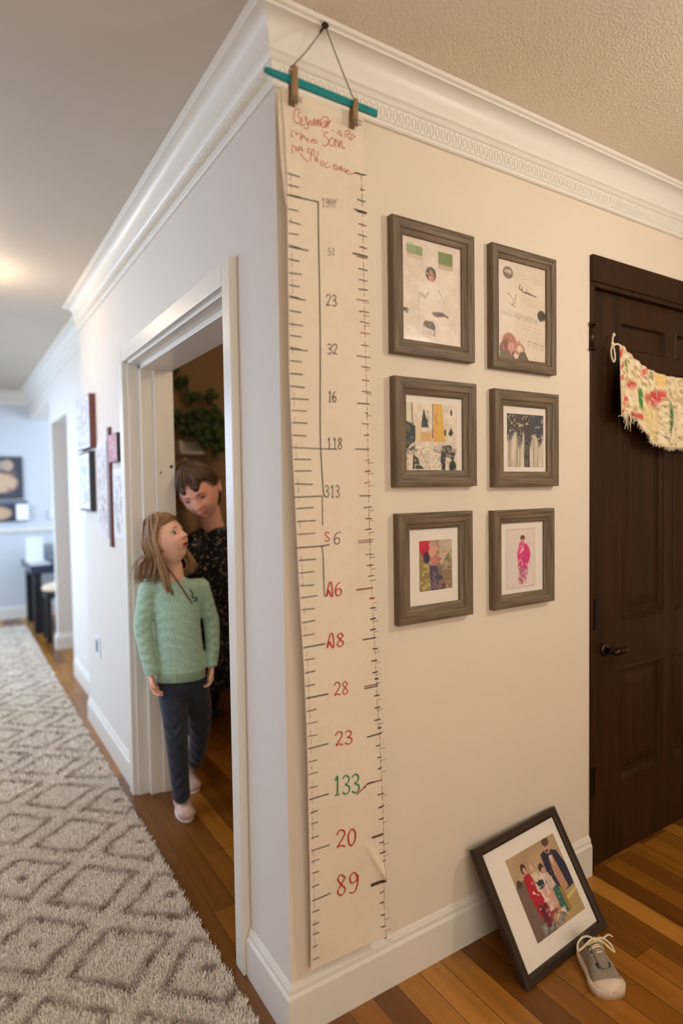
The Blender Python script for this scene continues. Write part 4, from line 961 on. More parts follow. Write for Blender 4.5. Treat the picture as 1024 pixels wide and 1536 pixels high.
MB().ell(hd.P(.078, -.004, -.034), (.004, .004, .004)).off(G).build('earring', M['plate'], girl, True)
# hair
rs = np.random.default_rng(3); mb = MB(); cols = []
hd.cap(mb, lambda x, y, z: max(min(y-.12-.25*max(0, z), .60-z-.10*abs(x)), min(-.38-z, y+.55)), 1.08)
cols += [.45+.28*math.sin(i*.9)*math.sin(i*.13) for i in range(len(mb.v))]
paths = []
def sk(a, b, c, q=1.12):
    n_ = math.sqrt(a*a+b*b+c*c); return hd.P(a/n_*.071*q, b/n_*.089*q, c/n_*.105*q)
for k in range(9):            # near side, falling behind the ear to the back
    u = k/8; b = -.02-.85*u
    tx = 236-30*u; ty = 868+4*math.sin(k*2.0)
    paths.append(([sk(.10, -.05-.5*u, 1), sk(.62, .12-.5*u, .82), sk(.98, b+.12, .30), sk(1.0, b, -.28), gp(240-31*u, 845, -.055+.07*u), gp(tx, ty, -.06+.08*u)], 1.0))
strands(mb, cols, paths, .0034, .0075, 16, rs)
paths = [([sk(.08, .05, 1), sk(.6, .45, .75), sk(.98, .22, .25), sk(1.0, .0, -.35), gp(246, 850, -.075), gp(251, 872, -.082), gp(257, 891, -.083)], 1.1),
         ([sk(.08, .0, 1), sk(.65, .3, .75), sk(1, .1, .2), sk(1, -.1, -.35), gp(240, 850, -.075), gp(246, 872, -.082), gp(253, 888, -.083)], 1.1)]
strands(mb, cols, paths, .0032, .0062, 22, rs)
strands(mb, cols, [([sk(1, .05, .0), sk(1.0, .0, -.35), gp(252, 852, -.078), gp(264, 869, -.088), gp(276, 887, -.090), gp(288, 906, -.088)], .8)], .0036, .0016, 7, rs, (.0, .5))
paths = [([sk(-.08, .05, 1), sk(-.7, .2, .7), sk(-1, -.05, -.1), gp(276+8*u, 832, .05), gp(284+7*u, 846, .03), gp(279+9*u, 861-3*u, .0)], 1.1) for u in (0, .35, .7, 1)]
strands(mb, cols, paths, .0034, .0058, 16, rs, (.1, .7))
paths = [([sk(-.05+.1*u, -.3, 1), sk(0, -1, .4), sk(-.3+.6*u, -1, -.2), gp(212+22*u, 850, .03), gp(208+22*u, 868, .03)], 1.2) for u in (0, .3, .6, 1)]
strands(mb, cols, paths, .0036, .0085, 22, rs)
for k in range(46):          # combed strands on the crown
    u = (k+.5)/46; b = .55-1.5*u
    pass
paths = [([sk(.03, 1.08-1.6*u, 1), sk(.42, 1.0-1.6*u, .9), sk(.80, .50-1.2*u, .55), sk(1, .18-.9*u, .05)], 1.0) for u in np.linspace(0, 1, 16)]+[([sk(-.03, 1.08-1.6*u, 1), sk(-.42, 1.0-1.6*u, .9), sk(-.80, .50-1.2*u, .55), sk(-1, .18-.9*u, .05)], 1.0) for u in np.linspace(0, 1, 14)]
strands(mb, cols, paths, .0028, .0026, 9, rs, (.3, 1.0))
hairobj('hair', mb, cols, M['hair'], girl, G)
# sweater
mb = MB()
def gell(px, py, d, rx, ry, rz): mb.ell(gp(px, py, d), (rx, ry, rz), GR3, 28, 20)
loft(mb, [(gp(262, 865, .004), .038, .034), (gp(262, 868, .006), .050, .040), (gp(262, 873, .008), .078, .047), (gp(262, 880, .010), .100, .053), (gp(263, 892, .010), .104, .060), (gp(265, 912, .006), .096, .066), (gp(267, 940, .002), .091, .068), (gp(269, 970, 0), .095, .071), (gp(271, 995, 0), .101, .075), (gp(271, 1014, 0), .104, .077), (gp(271, 1019, 0), .102, .075)], GR3)
mb.chain([gp(250, 886, .01), GLS, GLE, gp(222, 985, -.04), GLW+np.array([0, 0, .006])], [.042, .040, .036, .031, .028]); mb.chain([gp(275, 884, .012), GRS, GRE, gp(319, 970, .008), GRW+np.array([0, 0, .006])], [.042, .037, .034, .029, .026])
v, f = fuse(mb, .0045, 3)
zh = gp(270, 1016, 0)[2]; zc_l = GLW[2]-.0015; zc_r = GRW[2]-.0015
for i in range(len(v)):
    lx_ = (v[i]-G)@gr
    if abs(lx_-((gp(270, 1000, 0)-G)@gr)) < .108 and v[i][2] < zh: v[i][2] = zh+(v[i][2]-zh)*.12
    elif v[i][2] < (zc_l if lx_ < 0 else zc_r): q = (zc_l if lx_ < 0 else zc_r); v[i][2] = q+(v[i][2]-q)*.1
    w = .0016*math.sin(v[i][2]*150+5*math.sin(lx_*22))*math.exp(-((v[i][2]-.80)/.16)**2)+.0014*math.sin(v[i][2]*190+lx_*40)*(1 if abs(lx_) > .1 else .3)
    v[i] = v[i]-gv*w
mesh_from('sweater', [(v, f)], M['mint'], girl, G)
mb = MB()                    # small dark emblem on the chest
E0 = [(285, 884), (287, 888), (290, 890), (288, 894), (291, 897), (295, 896), (295, 900), (291, 902)]
mb.tube(smoothp3([gp(a, b, -.047+.0012*(a-285)) for a, b in E0], 3), .0028, 6); mb.off(G).build('emblem', M['charcoal'], girl, True, label='small dark curled emblem on the chest')
# jeans
mb = MB(); mb.ell(gp(273, 1012, 0), (.092, .066, .058), GR3, 28, 20); mb.ell(gp(273, 1028, 0), (.086, .066, .05), GR3, 28, 20)
mb.chain([gp(257, 1024, .0), gp(262, 1065, -.03), LK[1], gp(268, 1150, -.058), gp(272, 1192, -.060)], [.062, .055, .047, .040, .036]); mb.chain([gp(290, 1024, .01), gp(298, 1060, .035), RK[1], gp(296, 1125, .11), gp(292, 1142, .16)], [.062, .055, .046, .038, .035])
v, f = fuse(mb, .0045, 2)
for i in range(len(v)):
    z = v[i][2]; w = .0025*math.sin(z*120+3*math.sin((v[i]@gr)*60))*(math.exp(-((z-.37)/.05)**2)+math.exp(-((z-.13)/.06)**2)+.3); v[i] = v[i]-gv*w
mesh_from('jeans', [(v, f)], M['denim'], girl, G)
def bootie(ank, heel, toe, side):
    mb = MB(); heel = np.array(heel); toe = np.array(toe); d = (toe-heel)/np.linalg.norm(toe-heel); L = np.linalg.norm(toe-heel)
    mb.cone(ank, heel+d*.035+np.array([0, 0, .035]), .032, .033); mb.cone(heel+d*.030+np.array([0, 0, .030]), heel+d*.07+np.array([0, 0, .034]), .030, .034)
    mb.cone(heel+d*.06+np.array([0, 0, .032]), heel+d*(L-.036)+np.array([0, 0, .027]), .033, .0335); mb.ell(heel+d*(L-.036)+np.array([0, 0, .026]), (.038, .036, .026))
    v, f = fuse(mb, .0035, 2)
    v[:, 2] = np.maximum(v[:, 2], .002)
    o = mesh_from('bootie', [(v, f)], M['bootie'], girl, G)
    nrm = np.array([-d[1], d[0], 0]); ring = []
    for q in np.linspace(0, 2*math.pi, 28, endpoint=False):
        c = heel+d*L*.5; ring.append(c+d*math.cos(q)*(L*.5+.001)+nrm*math.sin(q)*(.036+.004*math.cos(q)))
    mb = MB(); mb.rings([[p+np.array([0, 0, z]) for p in ring] for z in (.0005, .009)]); mb.off(G).build('sole', M['sole'], o, True)
bootie(gp(272, 1190, -.058), (.122, 1.258, 0), (.108, 1.098, 0), 0); bootie(np.array([.207, 1.425, .11]), (.205, 1.46, 0), (.214, 1.315, 0), 1)

# ------------------------------------------------------------------ adult
A0 = np.array([.74, 2.24, 0.])
def W(px, py, dep): return CC+ray(px, py)*dep
av = np.array([.36, .933, 0.]); ar = np.array([av[1], -av[0], 0]); AR3 = np.stack([ar, av, np.array([0, 0, 1.])], 1)
adult = thing('person', 'adult with short brown hair in a black floral dress, bending down toward the girl', 'person', A0)
ha = Head(W(298, 736, 2.84), (-.10, -.86, -.50), (-.40, -.52, .76), .262, AR3)
mb = MB(); ha.skull(mb); mb.chain([W(324, 815, 3.05), W(319, 790, 2.99), ha.P(0, -.024, -.05)], [.056, .054, .052])
hv = fuse(mb, .003, 2)
SL, SR = W(288, 822, 2.98), W(374, 818, 3.12)
HIP = W(350, 960, 3.45)
mb = MB(); mb.chain([W(325, 822, 3.07), W(335, 870, 3.2), HIP], [.06, .07, .08])
mb.chain([W(325, 815, 3.05), SL, W(283, 900, 3.10), W(288, 968, 2.98)], [.05, .045, .038, .026]); mb.chain([W(330, 820, 3.09), SR, W(392, 890, 3.2), W(385, 960, 3.1)], [.06, .045, .038, .026])
for dx in (-.09, .09): mb.chain([HIP+ar*dx*.7, A0+ar*dx+np.array([0, 0, .46]), A0+ar*dx+np.array([0, 0, .07])], [.08, .055, .035])
bv = fuse(mb, .009, 2)
mb = MB(); hand(mb, W(288, 968, 2.98), np.array([0, 0, -1.]), ar, -av, .17, .5); hand(mb, W(385, 960, 3.1), np.array([0, 0, -1.]), -ar, -av, .17, .5); hnds = fuse(mb, .003, 1)
mesh_from('body', [hv, bv, hnds], M['skin2'], adult, A0)
ha.eyes(adult, A0, .55); ha.brows(M['brow2'], adult, A0)
mb = MB(); mb.tube([ha.P(dx, .0885-abs(dx)**1.5*3.0, -.0495-dx*dx*4+.0) for dx in np.linspace(-.022, .022, 9)], [.001]+[.0036]*7+[.001], 7); mb.off(A0).build('lips', M['lip'], adult, True)
rs = np.random.default_rng(5); mb = MB(); cols = []
def hl(x, y, z):
    if z < -.35 and y > -.2: return .2
    ear = .25-abs(y) if (abs(x) > .8 and z < .12 and z > -.35) else -1
    return max(min(y-.10, .50+.10*math.sin(x*9+1)+(.16 if -.05 < x < .25 else 0)-z-.05*abs(x)), ear)
ha.cap(mb, hl, 1.10); cols += [.4+.3*math.sin(i*.9)*math.sin(i*.13) for i in range(len(mb.v))]
def sa(a, b, c, q=1.13):
    n_ = math.sqrt(a*a+b*b+c*c); return ha.P(a/n_*.071*q, b/n_*.089*q, c/n_*.105*q)
paths = []
for sg in (-1, 1):
    for u in np.linspace(0, 1, 12):
        paths.append(([sa(sg*.05+.05, -.5+1.0*(1-u), 1), sa(sg*.45, .6-1.2*u, .9), sa(sg*.85, .45-1.3*u, .5), sa(sg*1.0, .30-1.3*u, .14-.35*u)], 1.0))
for u in np.linspace(0, 1, 14): paths.append(([sa(-.1+.2*u, -.1, 1.02), sa(-.5+.9*u, .45, .95), sa(-.75+1.45*u, .80, .66+.12*math.sin(u*17))], 1.0))
strands(mb, cols, paths, .0032, .0032, 9, rs)
hairobj('hair', mb, cols, M['hair2'], adult, A0); mb = MB(); cols = []
paths = [([sa(-.0, -.3, 1), sa(.8, -.3, .5), sa(1.05, -.2, -.1), W(258+14*u, 752, 2.90), W(262+13*u, 775, 2.93), W(268+12*u, 797, 2.95)], 1.3) for u in (0, .25, .5, .75, 1)]
strands(mb, cols, paths, .0042, .008, 20, rs, (.2, .8))
hairobj('hair_lock', mb, cols, M['hair'], adult, A0, 'paler lock of hair hanging beside the face')
mb = MB()
def aell(P_, rx, ry, rz): mb.ell(P_, (rx, ry, rz), AR3, 28, 20)
loft(mb, [(W(322, 790, 3.0), .070, .060), (W(323, 795, 3.01), .100, .074), (W(326, 803, 3.04), .150, .090), (W(328, 818, 3.08), .172, .105), (W(330, 845, 3.13), .170, .125), (W(334, 890, 3.26), .158, .130), (W(340, 940, 3.38), .168, .140), (W(342, 985, 3.47), .178, .150), (A0+np.array([0, 0, .40]), .180, .150), (A0+np.array([0, 0, .16]), .20, .16)], AR3)
mb.chain([W(312, 820, 3.05), SL, W(283, 890, 3.10), W(287, 945, 3.0)], [.07, .062, .052, .042]); mb.chain([W(345, 818, 3.08), SR, W(392, 885, 3.2), W(386, 940, 3.1)], [.07, .062, .052, .042])
v, f = fuse(mb, .009, 3)
for i in range(len(v)):
    if v[i][2] < .16: v[i][2] = .16+(v[i][2]-.16)*.1
    lx_ = (v[i]-A0)@ar; v[i] = v[i]-av*.006*math.sin(lx_*60+v[i][2]*9)
mesh_from('dress', [(v, f)], M['floral'], adult, A0)
for dx in (-.09, .09):
    mb = MB(); c = A0+ar*dx; mb.cone(c+np.array([0, 0, .15]), c+np.array([0, 0, .05]), .05, .045); mb.cone(c+np.array([0, 0, .045]), c-av*.15+np.array([0, 0, .035]), .044, .035)
    v, f = fuse(mb, .005, 2); v[:, 2] = np.maximum(v[:, 2], .001); mesh_from('boot', [(v, f)], M['darkleg'], adult, A0)

# ------------------------------------------------------------------ side room plant and wall shelf
TP = W(313, 690, 4.24); TP = np.array([TP[0], TP[1], 0])
plant = thing('potted_plant', 'leafy green potted tree on a tan trunk behind the adult in the side room', 'plant', TP)
mb = MB(); pf = [(0, 0), (.10, 0), (.13, .24), (.142, .25), (.142, .28), (.125, .28), (.12, .25), (0, .25)]
mb.rings([[(r_*math.cos(q), r_*math.sin(q), z) for q in np.linspace(0, 2*math.pi, 32, endpoint=False)] for r_, z in pf[1:-1]]); mb.build('pot', M['pot'], plant, True)
mb = MB(); zt = W(313, 655, 4.24)[2]; mb.tube([(0, 0, .24), (.004, 0, .8), (-.003, 0, 1.3), (0, 0, zt)], [.02, .019, .018, .018], 12)
FC = W(300, 625, 4.24)-TP
for (a, b) in [((290, 620), .006), ((330, 640), .006), ((272, 600), .004), ((265, 570), .003), ((315, 590), .005)]:
    e = W(a[0], a[1], 4.2)-TP; mb.tube(smoothp3([np.array([0, 0, zt-.03]), (np.array([0, 0, zt])+e)/2+np.array([0, 0, .02]), e], 3), [b]*7, 6)
mb.build('trunk', M['bark'], plant, True)
rs = np.random.default_rng(11); mb = MB()
clus = [((300, 640), .05, 120), ((318, 632), .055, 120), ((286, 632), .04, 70), ((325, 655), .05, 70), ((316, 592), .022, 14), ((288, 595), .022, 24), ((272, 575), .022, 14), ((262, 556), .015, 6), ((280, 570), .012, 6), ((272, 640), .03, 20), ((312, 662), .03, 24), ((332, 668), .03, 20), ((266, 622), .02, 8)]
for (c, sg, n_) in clus:
    for _ in range(n_):
        p = W(c[0], c[1], 4.24)-TP+rs.normal(0, 1, 3)*sg*np.array([.9, .9, .8]); n3 = rs.normal(0, 1, 3)+np.array([-.35, -1.2, .5]); n3 /= np.linalg.norm(n3)
        a3 = np.cross(n3, rs.normal(0, 1, 3)); a3 /= np.linalg.norm(a3); b3 = np.cross(n3, a3); L = rs.uniform(.020, .034); wd_ = L*.8
        c0 = mb.V(p+n3*L*.15); rg = [mb.V(p+a3*L*math.cos(q)+b3*wd_*math.sin(q)) for q in np.linspace(0, 2*math.pi, 10, endpoint=False)]
        for k in range(10): mb.F(c0, rg[k], rg[(k+1) % 10])
lf = mb.build('foliage', M['leaf'], plant, True); so = lf.modifiers.new('thick', 'SOLIDIFY'); so.thickness = .001
a = at_y(262, 662, 2.93); b = at_y(305, 683, 2.93)
mb = MB(); mb.box(a[0], b[0], 2.80, 2.949, b[2], b[2]+.02).box(a[0], a[0]+.015, 2.82, 2.949, b[2]+.02, a[2]).box(b[0]-.015, b[0], 2.82, 2.949, b[2]+.02, a[2]).box(a[0], b[0], 2.93, 2.949, b[2]+.02, a[2])
tag(mb.build('wall_shelf', M['trim'], bevel=.002), 'small white wall shelf in the side room behind the adult', 'shelf')

# ------------------------------------------------------------------ hallway pictures
def hall_pic(y0, y1, z0, z1, th, edge, paint, label, inset=.0, name='wall_picture'):
    t = thing(name, label, 'picture', (0, y0, z0), 'pictures on the hallway wall')
    W_, H_ = y1-y0, z1-z0
    MB().box(-th, -.001, 0, W_, 0, H_).build('frame', M[edge], t, bevel=.001)
    pc = paint(); o = pc.mesh('print', 0, W_-2*inset, inset, H_-inset, 0, t)
    o.rotation_euler = (0, 0, -math.pi/2); o.location = (-th-.001, W_-inset, 0)
    return t
def sketch(bg, c, seed, red=False):
    def f():
        p = Pic(40, 56, bg); p.rs = np.random.default_rng(seed)
        p.blot(.05, .05, .95, .95, c, 10, 12, .55, .8); p.blot(.05, .05, .95, .95, c, 6, 20, .58, .6)
        for k in range(5): p.line([(p.rs.random(), p.rs.random()) for _ in range(4)], .012, c, .8)
        return p
    return f
hall_pic(2.15, 2.53, 1.585, 1.87, .032, 'redwood', sketch((214, 214, 222), (176, 172, 180), 1), 'pale canvas with a red brown edge high on the hallway wall', .004)
hall_pic(2.20, 2.50, 1.245, 1.57, .030, 'darkedge', sketch((240, 240, 244), (176, 184, 190), 2), 'pale picture with a black edge on the hallway wall', .012)
hall_pic(1.86, 2.08, 1.12, 1.60, .012, 'plate', sketch((222, 214, 214), (160, 140, 134), 3), 'tall pale sketch sheet in the middle of the hallway wall', .003)
hall_pic(1.79, 1.83, 1.08, 1.66, .014, 'redwood', sketch((110, 78, 60), (80, 56, 44), 4), 'narrow tall brown panel on the hallway wall', .002)
hall_pic(1.555, 1.735, 1.485, 1.615, .028, 'darkedge', sketch((168, 74, 84), (206, 150, 150), 5), 'small red picture beside the doorway casing', .003)
hall_pic(1.545, 1.745, 1.13, 1.455, .010, 'plate', sketch((226, 220, 220), (170, 160, 156), 6), 'pale sketch in a light frame below the small red picture', .006)
# dark art boards on the far wall
def fara():
    p = Pic(60, 60, (64, 66, 78)); p.ell(.52, .2, .22, .14, (150, 140, 140)); p.ell(.62, .62, .30, .24, (206, 172, 140)); p.ell(.42, .2, .1, .16, (196, 160, 140)); p.ell(.75, .2, .1, .14, (190, 160, 140)); p.blot(.2, .3, .9, .9, (150, 110, 96), 10, 10, .6, .8); return p
def farb():
    p = Pic(60, 34, (60, 62, 80)); p.ell(.5, .6, .26, .34, (196, 164, 130)); p.rect(0, 0, 1, .12, (110, 112, 128)); return p
def farpic(x0, x1, z0, z1, paint, label):
    t = thing('wall_picture', label, 'picture', (x0, 6.139, z0)); MB().box(0, x1-x0, -.03, 0, 0, z1-z0).build('frame', M['charcoal'], t, bevel=.002)
    paint().mesh('print', .01, x1-x0-.01, .01, z1-z0-.01, -.031, t); return t
farpic(-.55, .005, 1.285, 1.735, fara, 'dark framed artwork with tan shapes on the far wall'); farpic(-.55, .035, 1.045, 1.268, farb, 'lower dark framed artwork beneath the larger one on the far wall')
o = MB().box(-.07, .045, -.028, 0, 0, .17).build('note_card', M['whitepaper']); o.location = (0, 6.105, 1.058); tag(o, 'small white card overlapping the lower dark artwork', 'card')
o = MB().box(-.05, .03, -.012, 0, 0, .10).build('wall_switch', M['plate'], bevel=.002); o.location = (.30, 6.138, 1.06); tag(o, 'pale wall switch above the keyboard in the far room', 'switch')

# ------------------------------------------------------------------ keyboard, stool, sheet music in the far room
pn = thing('digital_piano', 'dark navy upright keyboard at the end of the hallway', 'piano', (-.05, 5.12, 0))
MB().box(0, .55, 0, .85, .58, .66).build('key_bed', M['navy'], pn, bevel=.008)
MB().box(.20, .55, 0, .85, .66, .80).build('cabinet', M['navy'], pn, bevel=.01); MB().box(.015, .19, .03, .82, .66, .672).build('keys', M['plate'], pn)
for (x, y) in ((.03, .05), (.03, .74)): MB().box(x, x+.07, y, y+.07, 0, .58).build('leg', M['darkleg'], pn, bevel=.005)
MB().box(.46, .53, .04, .82, 0, .58).build('back_panel', M['darkleg'], pn)
mb = MB(); mb.box(0, .15, 0, .012, 0, .23); mb.box(-.01, .16, -.012, .02, -.006, 0); o = mb.build('sheet_music', M['whitepaper']); o.location = (-.062, 5.30, .69); tag(o, 'white sheet music standing on the navy keyboard', 'sheet music')
o = thing('table_lamp', 'small white lamp glowing on the keyboard top', 'lamp', (.40, 5.70, .80)); MB().tube([(0, 0, 0), (0, 0, .015), (0, 0, .02), (0, 0, .10)], [.05, .05, .01, .01], 16).build('base', M['darkleg'], o, True); MB().tube([(0, 0, .09), (0, 0, .2)], [.07, .045], 20).build('lamp_shade', M['plate'], o, True)
stl = thing('stool', 'dark legged stool with a beige cushion in front of the keyboard', 'stool', (.03, 4.72, 0))
MB().box(0, .34, 0, .28, .40, .44).build('seat_frame', M['darkleg'], stl, bevel=.004)
mb = MB(); mb.ell((.17, .14, .475), (.19, .165, .055)); mb.build('cushion', M['cushion'], stl, True)
for (x, y) in ((.0, .0), (.295, .0), (.0, .235), (.295, .235)): MB().box(x, x+.045, y, y+.045, 0, .40).build('leg', M['darkleg'], stl, bevel=.003)

# ------------------------------------------------------------------ ceiling lamps (the lights above sit just under them)
for (x, y, z, lb) in ((1.33, -1.20, 2.14, 'hanging glass lamp in front of the dark door'), (-.55, 2.15, ZC-.02, 'round glass ceiling light in the hallway')):
    t = thing('ceiling_light', lb, 'ceiling light', (x, y, z)); MB().tube([(0, 0, -.018), (0, 0, .018)], [.10, .105], 28).build('base', M['steel'], t, True)
    if z < ZC-.1: MB().tube([(0, 0, .018), (0, 0, ZC-z-.001)], [.008, .008], 12).build('rod', M['steel'], t, True)
    MB().ell((0, 0, -.022), (.09, .09, .038)).build('glass_dome', M['lampglow'], t, True)

# ------------------------------------------------------------------ bunting on the door
CLY = -.034
tp = [at_y(*q, CLY) for q in [(929, 517), (934, 518.5), (945, 531), (957, 542), (968, 551), (980, 557), (998, 563.5), (1012, 566)]]
xm = tp[-1][0]; TX = np.array([p[0] for p in tp]+[2*xm-p[0] for p in reversed(tp[:-1])]); TZ = np.array([p[2] for p in tp]+[p[2] for p in reversed(tp[:-1])])
btm = [at_y(*q, CLY) for q in [(925.5, 622), (940, 621), (948, 628), (961, 640), (967, 657), (982, 667), (998, 673), (1012, 672)]]
BX = np.array([p[0] for p in btm]+[2*xm-p[0] for p in reversed(btm[:-1])]); BZ = np.array([p[2] for p in btm]+[p[2] for p in reversed(btm[:-1])])
bunt = thing('fabric_bunting', 'cream patterned cloth swag with red and green motifs and fringe, strung across the dark door', 'bunting', (TX[0], CLY, TZ[0]))
NU, NVv = 120, 50; pc = Pic(NU+1, NVv+1, (226, 206, 168))
pc.blot(0, 0, 1, 1, (190, 156, 110), 34, 18, .52, .7); pc.blot(0, 0, 1, 1, (240, 226, 196), 40, 22, .58, .8); pc.blot(0, 0, 1, 1, (120, 100, 60), 60, 30, .66, .8)
for (cx_, cy_, rx_, ry_, c_) in [(.09, .28, .018, .10, (70, 130, 50)), (.21, .58, .022, .15, (52, 126, 50)), (.44, .60, .02, .24, (46, 100, 50)), (.56, .6, .02, .2, (46, 110, 50)), (.79, .5, .022, .16, (52, 126, 50)), (.91, .3, .018, .1, (70, 130, 50))]: pc.ell(cx_, cy_, rx_, ry_, c_, .95, 0, .3)
for (cx_, cy_, rx_, ry_) in [(.03, .12, .03, .07), (.04, .3, .025, .06), (.03, .46, .02, .05), (.05, .8, .03, .07), (.03, .93, .02, .05), (.12, .52, .03, .08), (.14, .95, .03, .05), (.21, .85, .02, .06), (.26, .12, .016, .12), (.32, .42, .05, .13), (.36, .35, .04, .12), (.64, .4, .05, .14), (.95, .4, .03, .1), (.75, .8, .03, .08)]: pc.ell(cx_, cy_, rx_, ry_, (196, 62, 60), .8, 20, .5)
pc.blot(0, 0, 1, 1, (230, 212, 178), 50, 26, .60, .7); pc.ell(.39, .1, .03, .1, (228, 190, 110), .8); pc.ell(.30, .75, .06, .2, (232, 206, 130), .5)
k = np.linspace(0, 1, len(TX)); vv = []
for j in range(NVv+1):
    for i in range(NU+1):
        u = i/NU; w = j/NVv; x = np.interp(u, k, TX)*(1-w)+np.interp(u, k, BX)*w; z = np.interp(u, k, TZ)*(1-w)+np.interp(u, k, BZ)*w
        y = -.008*w*(1+math.sin(u*46+w*1.5))-.003*math.sin(u*95)-.010*math.sin(w*math.pi)*math.sin(u*math.pi)
        vv.append((x-TX[0], y, z-TZ[0]))
ff = [(j*(NU+1)+i, (j+1)*(NU+1)+i, (j+1)*(NU+1)+i+1, j*(NU+1)+i+1) for j in range(NVv) for i in range(NU)]
me = bpy.data.meshes.new('cloth'); me.from_pydata(vv, [], ff); me.polygons.foreach_set('use_smooth', [True]*len(ff)); M['cloth'] = mk_vcol('printed_cloth', .9, .4, 400); me.materials.append(M['cloth'])
cl = bpy.data.objects.new('cloth', me); COL.objects.link(cl); cl.parent = bunt; c = pc.a/255; c = np.where(c <= .04045, c/12.92, ((c+.055)/1.055)**2.4); setcol(cl, c.reshape(-1, 3))
so = cl.modifiers.new('thick', 'SOLIDIFY'); so.thickness = .0016
mb = MB(); rs = np.random.default_rng(2)
for i in range(150):
    u = i/149; x = np.interp(u, k, BX); z = np.interp(u, k, BZ); L = rs.uniform(.006, .012) if not .03 < u < .13 else rs.uniform(.015, .055)
    y = -.008*(1+math.sin(u*46+1.5)); q = (x-TX[0], y, z-TZ[0]); mb.tube([q, (q[0]+rs.normal(0, .002), q[1]+rs.normal(0, .003)-.001, q[2]-L*.5), (q[0]+rs.normal(0, .004), q[1]+rs.normal(0, .004), q[2]-L)], [.0016, .0014, .0008], 5)
M['fringe'] = plain('cream_fringe', (228, 212, 182), .9)
o = mb.build('fringe', M['fringe'], bunt, True, kind='stuff')
n0 = at_y(917, 503, -.004); e0 = tp[0]
mb = MB(); mb.tube(smoothp3([n0+np.array([0, -.006, 0]), at_y(918, 512, -.014), at_y(919, 518, -.022), at_y(925, 516, -.03), e0+np.array([.004, 0, -.003])], 4), .0032, 7)
mb.tube(smoothp3([at_y(918, 517, -.02), at_y(916, 526, -.018), at_y(917, 536, -.018), at_y(920, 543, -.018), at_y(922, 537, -.02), at_y(921, 526, -.02), at_y(919, 518, -.02)], 4), .0030, 7)
mb.ell(at_y(918.5, 516, -.021), (.008, .006, .006)); mb.ell(n0+np.array([0, -.008, 0]), (.0065, .005, .0065))
mb.off(bunt.location).build('knotted_string', M['fringe'], bunt, True)

# ------------------------------------------------------------------ sneaker
HE = np.array([.832, -.224, 0]); TO = np.array([.757, -.366, 0]); sd = (TO-HE); SL_ = np.linalg.norm(sd); sd /= SL_; sn = np.array([sd[1], -sd[0], 0])
sh = thing('sneaker', 'worn grey canvas sneaker with cream laces beside the leaning frame', 'shoe', HE)
mt = Matrix.Identity(4)
for i in range(3): mt[i][0] = sd[i]*.83; mt[i][1] = sn[i]*-1.02; mt[i][2] = (0, 0, 1)[i]; mt[i][3] = HE[i]
sh.matrix_world = mt
SHX = 0.195/ .18
def outline(u, g=0.0):       # half widths along the sole
    ks = [0, .04, .12, .3, .5, .68, .82, .92, .98, 1.0]; vs = [.010, .022, .029, .031, .033, .041, .043, .036, .020, .006]
    return (np.interp(u, ks, vs)+g)
def section(u, hw, z0, z1, flat=.5, n=14):
    out = []
    for q in np.linspace(0, math.pi, n): out.append((u*.195, hw*np.sign(math.cos(q))*abs(math.cos(q))**flat, z0+(z1-z0)*abs(math.sin(q))**.8))
    return out
US = [0, .03, .08, .15, .25, .35, .45, .55, .63, .70, .78, .86, .93, .98, 1.0]
mb = MB(); rg = []
for u in US:
    hw = outline(u, .0035); rg.append([(u*.195, hw, 0), (u*.195, hw*1.02, .020 if u < .75 else .022), (u*.195, hw-.004 if hw > .008 else hw*.5, .023), (u*.195, -hw+.004 if hw > .008 else -hw*.5, .023), (u*.195, -hw*1.02, .020 if u < .75 else .022), (u*.195, -hw, 0)])
mb.rings(rg); mb.build('sole', M['rubber'], sh, True)
HT = {0: .055, .03: .066, .08: .070, .15: .069, .25: .066, .35: .066, .45: .066, .55: .063, .63: .055, .70: .048, .78: .041, .86: .036, .93: .031, .98: .026, 1.0: .022}
mb = MB(); HTf = lambda u: float(np.interp(u, list(HT.keys()), list(HT.values())))
rg = [section(u, outline(u, -.002), .018, HTf(u), .62) for u in US]; mb.rings(rg, False, False)
mb.F(*[mb.V(p) for p in rg[0]]); mb.F(*[mb.V(p) for p in rg[-1]])
up_ = mb.build('upper', M['canvasgrey'], sh, True)
mb = MB(); rg = [section(u, outline(u, .0012), .016, HTf(u)+.002 if u > .8 else .02+(HTf(u)-.02)*(.55), .62) for u in (.74, .78, .86, .93, .98, 1.0)]; mb.rings(rg, False, False); mb.build('toe_cap', M['rubber'], sh, True)
